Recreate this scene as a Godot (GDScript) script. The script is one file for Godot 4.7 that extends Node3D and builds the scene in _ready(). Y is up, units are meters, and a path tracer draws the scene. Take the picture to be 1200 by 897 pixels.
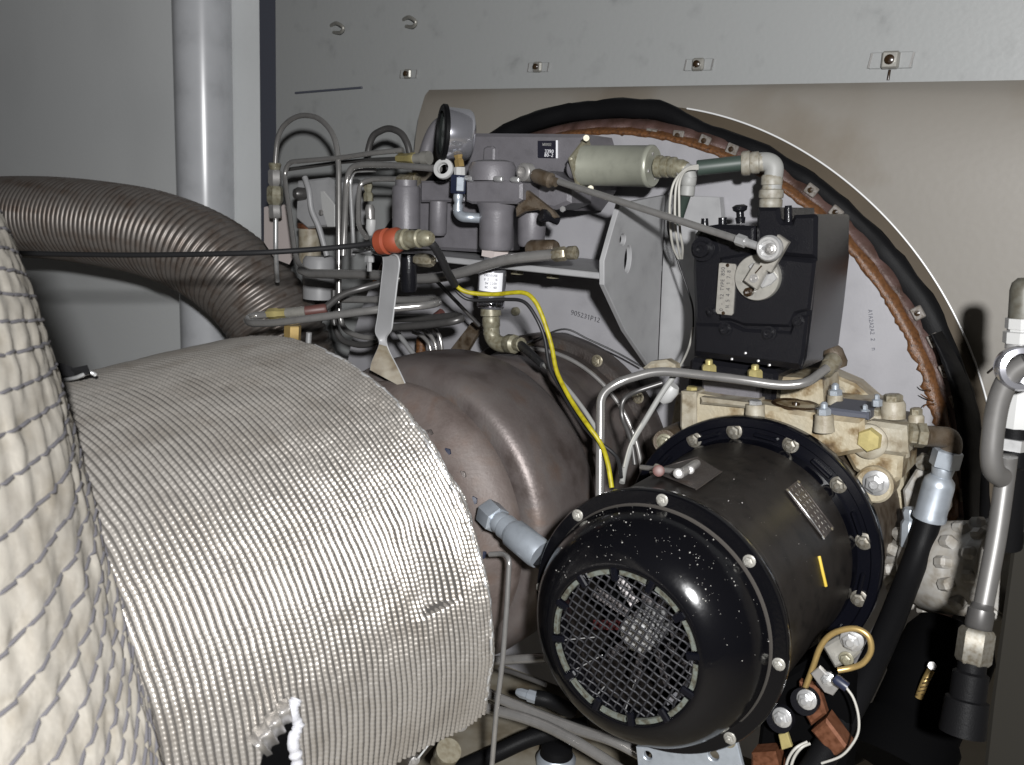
extends Node3D
# ---------------------------------------------------------------- surveying: a photo pixel (1200 x 897) and a depth give a point in metres
const FOCAL := 1100.0
var eye := Basis.from_euler(Vector3(deg_to_rad(-12.0), deg_to_rad(33.0), deg_to_rad(2.75)), EULER_ORDER_YXZ)
var M := {}
var used := {}
var rng := RandomNumberGenerator.new()
var bolt_hex: ArrayMesh
var bolt_plain: ArrayMesh
var bolt_socket: ArrayMesh
const AX := Vector3(-0.393, -0.480, 0)      # axis of the starter motor
const TX := Vector3(-0.88, -0.518, 0)       # axis of the turbine
const HX := Vector3(-0.8025, -0.537, 0)     # axis of the round opening

func ray(px: float, py: float) -> Vector3:
	return eye * Vector3((px - 600.0) / FOCAL, -(py - 448.5) / FOCAL, -1.0)
func at(px: float, py: float, z: float) -> Vector3:
	var d := ray(px, py)
	return d * (z / d.z)
func atx(px: float, py: float, x: float) -> Vector3:
	var d := ray(px, py)
	return d * (x / d.x)
func aty(px: float, py: float, y: float) -> Vector3:
	var d := ray(px, py)
	return d * (y / d.y)
func mpp(p: Vector3) -> float:               # metres per photo pixel at p
	return -(eye.inverse() * p).z / FOCAL
func hit(px: float, py: float, ax: Vector3, r: float) -> Vector3:    # where the ray meets a cylinder of radius r round the axis ax
	var d := ray(px, py)
	var A := d.x * d.x + d.y * d.y
	var B := -2.0 * (d.x * ax.x + d.y * ax.y)
	var C := ax.x * ax.x + ax.y * ax.y - r * r
	return d * ((-B - sqrt(maxf(0.0, B * B - 4.0 * A * C))) / (2.0 * A))
func pts(list: Array) -> Array:
	var out := []
	for q in list:
		out.append(at(q[0], q[1], q[2]))
	return out
func flatpts(list: Array, z: float) -> Array:
	var out := []
	for q in list:
		out.append(at(q[0], q[1], z))
	return out

# ---------------------------------------------------------------- mesh builder
class MB:
	var v := PackedVector3Array()
	var n := PackedVector3Array()
	var ix := PackedInt32Array()
	func tri(a: Vector3, b: Vector3, c: Vector3, na: Vector3, nb: Vector3, nc: Vector3):
		var g := (c - a).cross(b - a)
		var s := v.size()
		v.append(a); v.append(b); v.append(c)
		n.append(na); n.append(nb); n.append(nc)
		if g.dot(na + nb + nc) < 0.0:
			ix.append(s); ix.append(s + 2); ix.append(s + 1)
		else:
			ix.append(s); ix.append(s + 1); ix.append(s + 2)
	func quad(a: Vector3, b: Vector3, c: Vector3, d: Vector3, na: Vector3, nb: Vector3, nc: Vector3, nd: Vector3):
		tri(a, b, c, na, nb, nc)
		tri(a, c, d, na, nc, nd)
	func poly(p: Array, out: Vector3):       # flat convex polygon facing out
		var nn: Vector3 = (p[1] - p[0]).cross(p[2] - p[0]).normalized()
		if nn.dot(out) < 0.0:
			nn = -nn
		for i in range(1, p.size() - 1):
			tri(p[0], p[i], p[i + 1], nn, nn, nn)
	func sheet(rows: Array, wrap: bool, inside = null):   # smooth grid; normals point away from inside
		var s := v.size()
		var w: int = rows[0].size()
		for r in rows:
			v.append_array(r)
		var acc := PackedVector3Array()
		acc.resize(rows.size() * w)
		var f := PackedInt32Array()
		var last: int = w if wrap else w - 1
		for j in rows.size() - 1:
			var ra: PackedVector3Array = rows[j]
			var rb: PackedVector3Array = rows[j + 1]
			for i in last:
				var k: int = (i + 1) % w
				var g := (rb[k] - ra[i]).cross(rb[i] - ra[k])
				var a := j * w + i
				var b := j * w + k
				acc[a] += g; acc[b] += g; acc[a + w] += g; acc[b + w] += g
				f.append(a); f.append(a + w); f.append(b + w)
				f.append(a); f.append(b + w); f.append(b)
		var jm := rows.size() / 2
		var im := w / 2
		var c: Vector3
		if inside == null:
			c = Vector3.ZERO
			for q in rows[jm]:
				c += q
			c /= w
		else:
			c = inside
		var sgn := 1.0 if acc[jm * w + im].dot(rows[jm][im] - c) > 0.0 else -1.0
		for q in acc:
			n.append(q.normalized() * sgn)
		# front faces run clockwise
		for t in range(0, f.size(), 3):
			ix.append(s + f[t])
			if sgn < 0.0:
				ix.append(s + f[t + 2]); ix.append(s + f[t + 1])
			else:
				ix.append(s + f[t + 1]); ix.append(s + f[t + 2])
	func box(xf: Transform3D, size: Vector3, b := 0.0):
		var h := size / 2.0
		b = minf(b, minf(h.x, minf(h.y, h.z)) * 0.9)
		var e := [Vector3.RIGHT, Vector3.UP, Vector3.BACK]
		var hh := [h.x, h.y, h.z]
		for a in 3:
			var p := (a + 1) % 3
			var q := (a + 2) % 3
			for s in [-1.0, 1.0]:
				var c: Vector3 = e[a] * hh[a] * s
				var dp: Vector3 = e[p] * (hh[p] - b)
				var dq: Vector3 = e[q] * (hh[q] - b)
				poly([xf * (c + dp + dq), xf * (c - dp + dq), xf * (c - dp - dq), xf * (c + dp - dq)], xf.basis * (e[a] * s))
				if b > 0.0:
					for t in [-1.0, 1.0]:     # chamfers along the q direction between faces a and p
						var c1: Vector3 = e[a] * hh[a] * s + e[p] * (hh[p] - b) * t
						var c2: Vector3 = e[a] * (hh[a] - b) * s + e[p] * hh[p] * t
						poly([xf * (c1 + dq), xf * (c2 + dq), xf * (c2 - dq), xf * (c1 - dq)], xf.basis * (e[a] * s + e[p] * t))
		if b > 0.0:
			for sx in [-1.0, 1.0]:
				for sy in [-1.0, 1.0]:
					for sz in [-1.0, 1.0]:
						poly([xf * Vector3(h.x * sx, (h.y - b) * sy, (h.z - b) * sz), xf * Vector3((h.x - b) * sx, h.y * sy, (h.z - b) * sz), xf * Vector3((h.x - b) * sx, (h.y - b) * sy, h.z * sz)], xf.basis * Vector3(sx, sy, sz))
	func lathe(o: Vector3, axis: Vector3, prof: Array, sides := 24, a0 := 0.0, a1 := TAU, ref := Vector3.ZERO):
		var az := axis.normalized()
		if ref == Vector3.ZERO:
			ref = Vector3.UP if absf(az.y) < 0.9 else Vector3.RIGHT
		var ux := (ref - az * ref.dot(az)).normalized()
		var uy := az.cross(ux)
		var nn := []
		for i in prof.size() - 1:
			nn.append(Vector2(prof[i + 1][1] - prof[i][1], -(prof[i + 1][0] - prof[i][0])).normalized())
		for i in prof.size() - 1:
			var r0: float = prof[i][0]
			var h0: float = prof[i][1]
			var r1: float = prof[i + 1][0]
			var h1: float = prof[i + 1][1]
			if absf(r0 - r1) + absf(h0 - h1) < 1e-7:
				continue
			var n0: Vector2 = nn[i]
			var n1: Vector2 = nn[i]
			if i > 0 and nn[i - 1].dot(nn[i]) > 0.72:
				n0 = (nn[i - 1] + nn[i]).normalized()
			if i < nn.size() - 1 and nn[i + 1].dot(nn[i]) > 0.72:
				n1 = (nn[i + 1] + nn[i]).normalized()
			for k in sides:
				var ta := lerpf(a0, a1, float(k) / sides)
				var tb := lerpf(a0, a1, float(k + 1) / sides)
				var da := ux * cos(ta) + uy * sin(ta)
				var db := ux * cos(tb) + uy * sin(tb)
				var ma := da
				var mb := db
				if sides <= 8:
					ma = (da + db).normalized()
					mb = ma
				var A := o + da * r0 + az * h0
				var B := o + db * r0 + az * h0
				var C := o + db * r1 + az * h1
				var D := o + da * r1 + az * h1
				var NA := ma * n0.x + az * n0.y
				var NB := mb * n0.x + az * n0.y
				var NC := mb * n1.x + az * n1.y
				var ND := ma * n1.x + az * n1.y
				if r0 > 1e-6:
					tri(A, B, C, NA, NB, NC)
				if r1 > 1e-6:
					tri(A, C, D, NA, NC, ND)
	func tube(p: Array, r, sides := 10, cap := true):
		if p.size() < 2:
			return
		var t0: Vector3 = (p[1] - p[0]).normalized()
		var u := t0.cross(Vector3.UP if absf(t0.y) < 0.9 else Vector3.RIGHT).normalized()
		var rows := []
		var tl := t0
		for i in p.size():
			var t: Vector3 = (p[mini(i + 1, p.size() - 1)] - p[maxi(i - 1, 0)]).normalized()
			u = (u - t * u.dot(t)).normalized()
			var w := t.cross(u)
			var rr: float = r if r is float else r[i]
			var ring := PackedVector3Array()
			for k in sides:
				var a := TAU * k / sides
				ring.append(p[i] + (u * cos(a) + w * sin(a)) * rr)
			rows.append(ring)
			tl = t
		sheet(rows, true)
		if cap:
			for e in [[rows[0], -t0], [rows[-1], tl]]:
				poly(Array(e[0]), e[1])
	func slab(front: Array, back: Vector3, bev := 0.0, holes := []):
		var nz := -back.normalized()
		var ux: Vector3 = (front[1] - front[0]).normalized()
		ux = (ux - nz * ux.dot(nz)).normalized()
		var uy := nz.cross(ux)
		var o: Vector3 = front[0]
		var loops := []
		for k in holes.size() + 1:
			var q := PackedVector2Array()
			for c in (front if k == 0 else holes[k - 1]):
				q.append(Vector2((c - o).dot(ux), (c - o).dot(uy)))
			if Geometry2D.is_polygon_clockwise(q) == (k == 0):
				q.reverse()
			loops.append(q)
		var cap := PackedVector2Array()
		for k in loops.size():
			var q: PackedVector2Array = loops[k]
			var m := q.size()
			var ins := PackedVector2Array()
			var en := []
			for i in m:
				var d := (q[(i + 1) % m] - q[i]).normalized()
				en.append(Vector2(d.y, -d.x))
			for i in m:
				var a: Vector2 = en[(i + m - 1) % m]
				var b: Vector2 = en[i]
				var h := (a + b).normalized()
				ins.append(q[i] - h * (bev / maxf(0.4, h.dot(b))))
			var d3 := func(p2: Vector2, dep: float) -> Vector3: return o + ux * p2.x + uy * p2.y - nz * dep
			var thick := back.length()
			for i in m:
				var j := (i + 1) % m
				var e2: Vector2 = en[i]
				var ni := e2
				var nj := e2
				if en[(i + m - 1) % m].dot(e2) > 0.8:
					ni = (en[(i + m - 1) % m] + e2).normalized()
				if en[j].dot(e2) > 0.8:
					nj = (en[j] + e2).normalized()
				var n3i := ux * ni.x + uy * ni.y
				var n3j := ux * nj.x + uy * nj.y
				quad(d3.call(q[i], bev), d3.call(q[j], bev), d3.call(q[j], thick), d3.call(q[i], thick), n3i, n3j, n3j, n3i)
				if bev > 0.0:
					quad(d3.call(ins[i], 0.0), d3.call(ins[j], 0.0), d3.call(q[j], bev), d3.call(q[i], bev), (n3i + nz).normalized(), (n3j + nz).normalized(), (n3j + nz).normalized(), (n3i + nz).normalized())
			if k == 0:
				cap = ins
			else:
				var bi := 0
				var hj := 0
				var bd := 1e9
				for i in cap.size():
					for h in m:
						var d2 := cap[i].distance_squared_to(ins[h])
						if d2 < bd:
							bd = d2; bi = i; hj = h
				ins = ins.slice(hj) + ins.slice(0, hj)
				var side := (ins[0] - cap[bi]).orthogonal().normalized() * 0.00002
				var nc := PackedVector2Array()
				for i in bi + 1:
					nc.append(cap[i])
				for i in m + 1:
					nc.append(ins[i % m] + (side if i == m else Vector2.ZERO))
				nc.append(cap[bi] + side)
				for i in range(bi + 1, cap.size()):
					nc.append(cap[i])
				cap = nc
		var ti := Geometry2D.triangulate_polygon(cap)
		for t in range(0, ti.size(), 3):
			var P := []
			for k in 3:
				var c: Vector2 = cap[ti[t + k]]
				P.append(o + ux * c.x + uy * c.y)
			tri(P[0], P[1], P[2], nz, nz, nz)
			tri(P[0] + back, P[1] + back, P[2] + back, -nz, -nz, -nz)
	func mesh(origin := Vector3.ZERO) -> ArrayMesh:
		var arr := []
		arr.resize(Mesh.ARRAY_MAX)
		var vv := v
		if origin != Vector3.ZERO:
			vv = Transform3D(Basis(), -origin) * v
		arr[Mesh.ARRAY_VERTEX] = vv
		arr[Mesh.ARRAY_NORMAL] = n
		arr[Mesh.ARRAY_INDEX] = ix
		var m := ArrayMesh.new()
		m.add_surface_from_arrays(Mesh.PRIMITIVE_TRIANGLES, arr)
		return m
	func base() -> Vector3:
		var lo := v[0]
		var hi := v[0]
		for q in v:
			lo = lo.min(q); hi = hi.max(q)
		return Vector3((lo.x + hi.x) / 2.0, lo.y, (lo.z + hi.z) / 2.0)

func curve(p: Array, sub := 8) -> Array:      # Catmull-Rom through the points
	var out := []
	for i in p.size() - 1:
		var a: Vector3 = p[maxi(i - 1, 0)]
		var b: Vector3 = p[i]
		var c: Vector3 = p[i + 1]
		var d: Vector3 = p[mini(i + 2, p.size() - 1)]
		for k in sub:
			out.append(b.cubic_interpolate(c, a, d, float(k) / sub))
	out.append(p[-1])
	return out
func bend(p: Array, rad: float, sub := 7) -> Array:   # straight runs with rounded corners
	var out := [p[0]]
	for i in range(1, p.size() - 1):
		var a: Vector3 = p[i - 1] - p[i]
		var b: Vector3 = p[i + 1] - p[i]
		var r := minf(rad, minf(a.length(), b.length()) * 0.48)
		var s: Vector3 = p[i] + a.normalized() * r
		var e: Vector3 = p[i] + b.normalized() * r
		for k in sub + 1:
			var t := float(k) / sub
			out.append(s.lerp(p[i], t).lerp((p[i] as Vector3).lerp(e, t), t))
	out.append(p[-1])
	return out

# ---------------------------------------------------------------- things, parts
func numbered(called: String) -> String:
	var k: int = used.get(called, 0)
	used[called] = k + 1
	return called if k == 0 else "%s_%03d" % [called, k]
func tag(o: Node, label: String, category: String, group := "", kind := ""):
	if label: o.set_meta("label", label)
	if category: o.set_meta("category", category)
	if group: o.set_meta("group", group)
	if kind: o.set_meta("kind", kind)
func thing(called: String, label: String, category: String, where: Vector3, group := "") -> Node3D:
	var o := Node3D.new()
	o.name = numbered(called)
	o.position = where
	add_child(o, true)
	tag(o, label, category, group)
	return o
func origin_of(o: Node3D) -> Vector3:
	var p := Vector3.ZERO
	var c: Node = o
	while c is Node3D and c != self:
		p += (c as Node3D).position
		c = c.get_parent()
	return p
func part(parent: Node3D, called: String, mb: MB, m: Material) -> MeshInstance3D:
	var o := MeshInstance3D.new()
	o.name = called
	if parent == self:
		o.name = numbered(called)
		o.position = mb.base()
		o.mesh = mb.mesh(o.position)
	else:
		o.mesh = mb.mesh(origin_of(parent))
	o.material_override = m
	parent.add_child(o, true)
	return o
func one(called: String, label: String, category: String, mb: MB, m: Material, group := "") -> MeshInstance3D:
	var o := part(self, called, mb, m)
	tag(o, label, category, group)
	return o
func struct(called: String, label: String, category: String, mb: MB, m: Material) -> MeshInstance3D:
	var o := part(self, called, mb, m)
	tag(o, label, category, "", "structure")
	return o
func facing(axis: Vector3, turn := 0.0) -> Basis:     # a basis whose y runs along axis
	var y := axis.normalized()
	var x := y.cross(Vector3.FORWARD if absf(y.z) < 0.9 else Vector3.UP).normalized()
	return Basis(x, y, x.cross(y)).rotated(y, turn)
func bolt(parent: Node3D, where: Vector3, axis: Vector3, r: float, m: Material, kind := "hex", called := "bolt"):
	var o := MeshInstance3D.new()
	o.name = called
	o.mesh = {"hex": bolt_hex, "plain": bolt_plain, "socket": bolt_socket}[kind]
	o.transform = Transform3D(facing(axis, rng.randf() * TAU).scaled(Vector3.ONE * r), where - origin_of(parent))
	o.material_override = m
	parent.add_child(o, true)
func turned(mb: MB, a: Vector3, b: Vector3, prof: Array, sides := 20, px := true):   # profile: [radius in photo pixels, fraction of the way from a to b]
	var k := mpp((a + b) / 2.0) if px else 1.0
	var l := (b - a).length()
	var q := [[0.0, prof[0][1] * l]]
	for e in prof:
		q.append([e[0] * k, e[1] * l])
	q.append([0.0, prof[-1][1] * l])
	mb.lathe(a, b - a, q, sides)
func rod(parent: Node3D, called: String, list: Array, rpx: float, m: Material, rad := 0.03, smooth := false) -> MeshInstance3D:
	var p := pts(list)
	var mb := MB.new()
	mb.tube(curve(p) if smooth else bend(p, rad), rpx * mpp(p[p.size() / 2]), 12)
	return part(parent, called, mb, m)
func pipe(called: String, label: String, category: String, list: Array, rpx: float, m: Material, rad := 0.03, smooth := false, group := "") -> MeshInstance3D:
	var o := rod(self, called, list, rpx, m, rad, smooth)
	tag(o, label, category, group)
	return o

# ---------------------------------------------------------------- materials
func noise_tex(kind: int, freq: float, octaves: int, colors: Array, size := 512, sd := 1, offs := []) -> NoiseTexture2D:
	var f := FastNoiseLite.new()
	f.noise_type = kind
	f.frequency = freq
	f.fractal_octaves = octaves
	f.seed = sd
	var t := NoiseTexture2D.new()
	t.width = size; t.height = size
	t.seamless = true
	t.noise = f
	var g := Gradient.new()
	var cs := PackedColorArray()
	var os := PackedFloat32Array()
	for i in colors.size():
		var c = colors[i]
		cs.append(c if c is Color else Color(c, c, c))
		os.append(offs[i] if offs.size() else float(i) / (colors.size() - 1))
	g.colors = cs
	g.offsets = os
	t.color_ramp = g
	return t
func bump_tex(kind: int, freq: float, octaves: int, strength: float, size := 512, sd := 3) -> NoiseTexture2D:
	var t := noise_tex(kind, freq, octaves, [0.0, 1.0], size, sd)
	t.as_normal_map = true
	t.bump_strength = strength
	return t
func mat(called: String, c: Color, rough: float, metal := 0.0, tex: Texture2D = null, scale := 4.0, bump: Texture2D = null, bs := 1.0, spec := 0.5) -> StandardMaterial3D:
	var m := StandardMaterial3D.new()
	m.resource_name = called
	m.albedo_color = c.linear_to_srgb()
	m.roughness = rough
	m.metallic = metal
	m.metallic_specular = spec
	if tex or bump:
		m.uv1_triplanar = true
		m.uv1_world_triplanar = true
		m.uv1_scale = Vector3.ONE * scale
		m.albedo_texture = tex
		if bump:
			m.normal_enabled = true
			m.normal_texture = bump
			m.normal_scale = bs
	M[called] = m
	return m
func make_materials():
	var S := FastNoiseLite.TYPE_SIMPLEX_SMOOTH
	var C := FastNoiseLite.TYPE_CELLULAR
	var wear := noise_tex(S, 0.01, 5, [0.72, 0.9, 1.0, 1.0], 512, 11)
	var dirt := noise_tex(S, 0.008, 6, [Color(0.45, 0.38, 0.30), Color(0.8, 0.75, 0.68), Color(1, 1, 1), Color(1, 0.98, 0.95)], 512, 7)
	var soft := noise_tex(S, 0.01, 5, [0.90, 0.97, 1.0, 1.0], 512, 15)
	var grime := noise_tex(S, 0.012, 5, [Color(0.68, 0.63, 0.56), Color(0.9, 0.88, 0.85), Color(1, 1, 1)], 512, 19)
	var oily := noise_tex(S, 0.012, 6, [Color(0.36, 0.28, 0.20), Color(0.72, 0.64, 0.53), Color(1, 0.98, 0.95), Color(1, 1, 1)], 512, 21, [0.0, 0.27, 0.48, 1.0])
	var heat := noise_tex(S, 0.007, 6, [Color(0.66, 0.62, 0.60), Color(0.92, 0.9, 0.9), Color(1.0, 1.0, 1.0), Color(1.0, 0.90, 0.83)], 512, 31)
	var cast := bump_tex(S, 0.09, 4, 5.0)
	var fine := bump_tex(S, 0.2, 3, 3.0, 512, 9)
	mat("wall", Color(0.258, 0.264, 0.262), 0.5, 0.0, noise_tex(S, 0.013, 6, [0.89, 0.97, 1.0, 1.0], 1024, 15, [0.0, 0.15, 0.3, 1.0]), 0.8, fine, 0.03)
	mat("wall_brightened", Color(0.72, 0.735, 0.735), 0.6, 0.0, noise_tex(S, 0.01, 3, [0.97, 1.0, 1.0], 256, 16), 0.5, fine, 0.02)  # grey lightened past the back wall to make up for weak flash here
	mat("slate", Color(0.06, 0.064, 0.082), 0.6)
	mat("column", Color(0.50, 0.51, 0.53), 0.25, 0.0, soft, 1.5)
	mat("beige", Color(0.182, 0.169, 0.149), 0.55, 0.0, noise_tex(S, 0.006, 6, [Color(0.78, 0.72, 0.66), Color(0.9, 0.87, 0.83), Color(1, 1, 1), Color(1.1, 1.1, 1.12)], 512, 17, [0.0, 0.3, 0.55, 1.0]), 0.6, fine, 0.02)
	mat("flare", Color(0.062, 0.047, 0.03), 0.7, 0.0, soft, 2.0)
	mat("lip", Color(0.75, 0.75, 0.75), 0.35, 0.2)
	mat("rubber", Color(0.0045, 0.0045, 0.005), 0.5, 0.0, null, 6.0, fine, 0.3, 0.22)
	mat("rubber_flat", Color(0.0018, 0.0018, 0.002), 0.85, 0.0, null, 1.0, null, 1.0, 0.12)
	mat("red_ring", Color(0.085, 0.05, 0.045), 0.55, 0.1, dirt, 6.0, cast, 0.4)
	mat("tab", Color(0.22, 0.21, 0.205), 0.5, 0.3, grime, 20.0)
	mat("sealant", Color(0.13, 0.055, 0.019), 0.45, 0.0, noise_tex(S, 0.03, 5, [Color(0.28, 0.22, 0.2), Color(0.8, 0.8, 0.8), Color(1, 1, 1), Color(1.7, 1.6, 1.5)], 512, 51), 9.0, cast, 0.5)
	mat("plate", Color(0.278, 0.274, 0.289), 0.5, 0.0, soft, 1.6, fine, 0.03)
	mat("bracket", Color(0.29, 0.29, 0.295), 0.45, 0.0, soft, 3.0)
	mat("steel", Color(0.36, 0.35, 0.34), 0.36, 0.6, soft, 9.0)
	mat("tube", Color(0.34, 0.33, 0.32), 0.23, 0.65, soft, 9.0)
	mat("tube_dark", Color(0.09, 0.087, 0.085), 0.36, 0.5, soft, 9.0)
	mat("bright", Color(0.62, 0.62, 0.62), 0.3, 0.7, soft, 14.0)
	mat("chrome", Color(0.46, 0.46, 0.5), 0.17, 0.8)
	mat("zinc", Color(0.42, 0.46, 0.51), 0.38, 0.6, soft, 12.0)
	mat("nickel", Color(0.38, 0.36, 0.29), 0.38, 0.6, grime, 18.0)
	mat("brass", Color(0.40, 0.28, 0.11), 0.38, 0.6, soft, 15.0)
	mat("gold", Color(0.52, 0.44, 0.19), 0.36, 0.55, soft, 15.0)
	mat("copper", Color(0.20, 0.085, 0.048), 0.45, 0.5, grime, 15.0)
	mat("hose", Color(0.20, 0.18, 0.165), 0.42, 0.5, noise_tex(S, 0.01, 4, [Color(0.75, 0.66, 0.6), Color(1, 1, 1), Color(1, 1, 1)], 512, 61), 4.0)
	mat("purple", Color(0.135, 0.129, 0.140), 0.46, 0.1, soft, 6.0, cast, 0.15)
	mat("black_paint", Color(0.0072, 0.0072, 0.0090), 0.24, 0.0, null, 7.0, cast, 0.24, 0.38)
	mat("gloss", Color(0.0026, 0.0026, 0.0034), 0.16, 0.0, null, 1.5, fine, 0.025, 0.42)
	mat("gloss_dusty", Color(0.017, 0.0155, 0.0148), 0.42, 0.0, noise_tex(S, 0.012, 6, [Color(0.55, 0.55, 0.55), Color(0.9, 0.88, 0.86), Color(1.0, 0.97, 0.94), Color(1, 1, 1)], 512, 81), 5.0, fine, 0.05, 0.28)
	mat("cap_flange", Color(0.0028, 0.003, 0.005), 0.2, 0.0, null, 1.0, null, 1.0, 0.4)
	mat("cream", Color(0.33, 0.300, 0.228), 0.46, 0.0, oily, 3.0, cast, 0.2)
	mat("cream_clean", Color(0.35, 0.33, 0.275), 0.5, 0.0, grime, 6.0, cast, 0.15)
	mat("oil", Color(0.035, 0.022, 0.012), 0.25, 0.0, dirt, 10.0)
	mat("brown_cast", Color(0.10, 0.08, 0.06), 0.5, 0.2, dirt, 8.0, cast, 0.5)
	mat("turbine", Color(0.138, 0.121, 0.115), 0.44, 0.42, heat, 3.2, cast, 0.1)
	mat("turbine_brown", Color(0.125, 0.104, 0.095), 0.58, 0.12, heat, 4.0, cast, 0.15)
	mat("turbine_dark", Color(0.085, 0.075, 0.07), 0.5, 0.5, heat, 4.0, cast, 0.3)
	mat("mesh_foil", Color(0.335, 0.315, 0.29), 0.36, 0.62, noise_tex(S, 0.012, 4, [Color(0.82, 0.80, 0.78), Color(1, 1, 1), Color(1, 1, 1)], 512, 29), 2.4)
	mat("torn", Color(0.48, 0.465, 0.45), 0.32, 0.75, null, 20.0, cast, 0.4)
	mat("wool", Color(0.34, 0.34, 0.36), 0.9, 0.0, null, 20.0, cast, 1.0)
	mat("quilt", Color(0.235, 0.218, 0.19), 0.9, 0.0, noise_tex(S, 0.01, 5, [Color(0.8, 0.78, 0.74), Color(1, 1, 1), Color(1, 1, 1)], 512, 71), 5.0, bump_tex(C, 0.12, 2, 4.0, 256, 4), 0.25)
	mat("gap_dark", Color(0.045, 0.041, 0.037), 0.9)  # dark colour put in so the gaps between blanket ribs look shaded
	mat("dust_brown", Color(0.030, 0.026, 0.022), 0.85)
	mat("stained", Color(0.19, 0.17, 0.13), 0.6, 0.0, dirt, 9.0)
	mat("thread", Color(0.075, 0.072, 0.08), 0.8)
	mat("white", Color(0.38, 0.38, 0.375), 0.45)
	mat("wire_white", Color(0.36, 0.35, 0.32), 0.5)
	mat("wire_grey", Color(0.25, 0.25, 0.24), 0.55)
	mat("wire_black", Color(0.014, 0.014, 0.015), 0.45)
	mat("yellow", Color(0.42, 0.38, 0.012), 0.5, 0.0, grime, 12.0)
	mat("yellow_mark", Color(0.5, 0.36, 0.05), 0.5)
	mat("orange_boot", Color(0.23, 0.048, 0.022), 0.5)
	mat("green_sleeve", Color(0.035, 0.05, 0.042), 0.5)
	mat("greenish", Color(0.25, 0.245, 0.19), 0.42, 0.25, grime, 14.0)
	mat("solenoid", Color(0.29, 0.295, 0.245), 0.38, 0.3, soft, 7.0)
	mat("blue", Color(0.013, 0.017, 0.036), 0.4)
	mat("label_black", Color(0.012, 0.012, 0.02), 0.4)
	mat("label_white", Color(0.75, 0.75, 0.78), 0.5)
	mat("ink", Color(0.03, 0.03, 0.035), 0.7)
	mat("aluminium", Color(0.34, 0.33, 0.30), 0.4, 0.5, soft, 14.0, cast, 0.08)
	mat("nameplate", Color(0.32, 0.305, 0.275), 0.42, 0.4, soft, 20.0)
	mat("maroon", Color(0.085, 0.035, 0.03), 0.5)
	mat("pink_tag", Color(0.42, 0.37, 0.355), 0.6)
	mat("pump_grey", Color(0.36, 0.36, 0.355), 0.5, 0.0, grime, 7.0, cast, 0.12)
	mat("gasket", Color(0.085, 0.096, 0.085), 0.8, 0.0, dirt, 22.0, cast, 0.6)
	mat("grid", Color(0.02, 0.02, 0.023), 0.45, 0.3)
	mat("fan", Color(0.10, 0.09, 0.09), 0.45, 0.3)
	mat("red", Color(0.045, 0.006, 0.006), 0.5)
	mat("floor", Color(0.22, 0.205, 0.17), 0.6, 0.0, grime, 2.0)
	mat("post", Color(0.022, 0.0205, 0.0175), 0.7, 0.0, null, 1.0, null, 1.0, 0.15)
	mat("pipe_grey", Color(0.13, 0.126, 0.122), 0.44, 0.4, soft, 6.0)
	mat("bolt_grey", Color(0.23, 0.225, 0.205), 0.42, 0.5, grime, 20.0)
	mat("pvc", Color(0.30, 0.295, 0.265), 0.5, 0.0, grime, 12.0)
	mat("cap_grey", Color(0.10, 0.10, 0.088), 0.5, 0.1, grime, 12.0)
	mat("dust", Color(0.30, 0.29, 0.27), 0.9)
	mat("glass", Color(0.10, 0.115, 0.11), 0.12, 0.0)

func make_bolts():
	var a := MB.new()
	a.lathe(Vector3.ZERO, Vector3.UP, [[1.38, 0.0], [1.38, 0.18], [1.3, 0.24], [0.0, 0.24]], 20)
	a.lathe(Vector3.ZERO, Vector3.UP, [[1.0, 0.24], [1.0, 0.86], [0.86, 0.98], [0.0, 1.0]], 6)
	a.lathe(Vector3.ZERO, Vector3.UP, [[0.5, 0.98], [0.5, 1.2], [0.42, 1.28], [0.0, 1.28]], 12)
	bolt_hex = a.mesh()
	var b := MB.new()
	b.lathe(Vector3.ZERO, Vector3.UP, [[1.0, 0.0], [1.0, 0.55], [0.86, 0.72], [0.8, 0.72]], 6)
	b.lathe(Vector3.ZERO, Vector3.UP, [[0.82, 0.72], [0.0, 0.75]], 16)
	bolt_plain = b.mesh()
	var c := MB.new()
	c.lathe(Vector3.ZERO, Vector3.UP, [[1.5, 0.0], [1.5, 0.15], [0.98, 0.15], [0.98, 0.9], [0.9, 0.98], [0.5, 0.98], [0.5, 0.55], [0.0, 0.55]], 20)
	bolt_socket = c.mesh()

func writing(parent: Node3D, called: String, text: String, where: Vector3, height: float, m: Material, turn := 0.0, b := Basis()):
	var t := TextMesh.new()
	var f := SystemFont.new()
	f.font_names = PackedStringArray(["Droid Sans Mono"])
	t.font = f
	t.text = text
	t.font_size = 32
	t.pixel_size = height / 24.0
	t.depth = 0.0006
	t.curve_step = 2.0
	t.material = m
	var o := MeshInstance3D.new()
	o.name = called
	o.mesh = t
	o.transform = Transform3D(b * Basis(Vector3.BACK, turn), where - origin_of(parent))
	parent.add_child(o, true)

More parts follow.
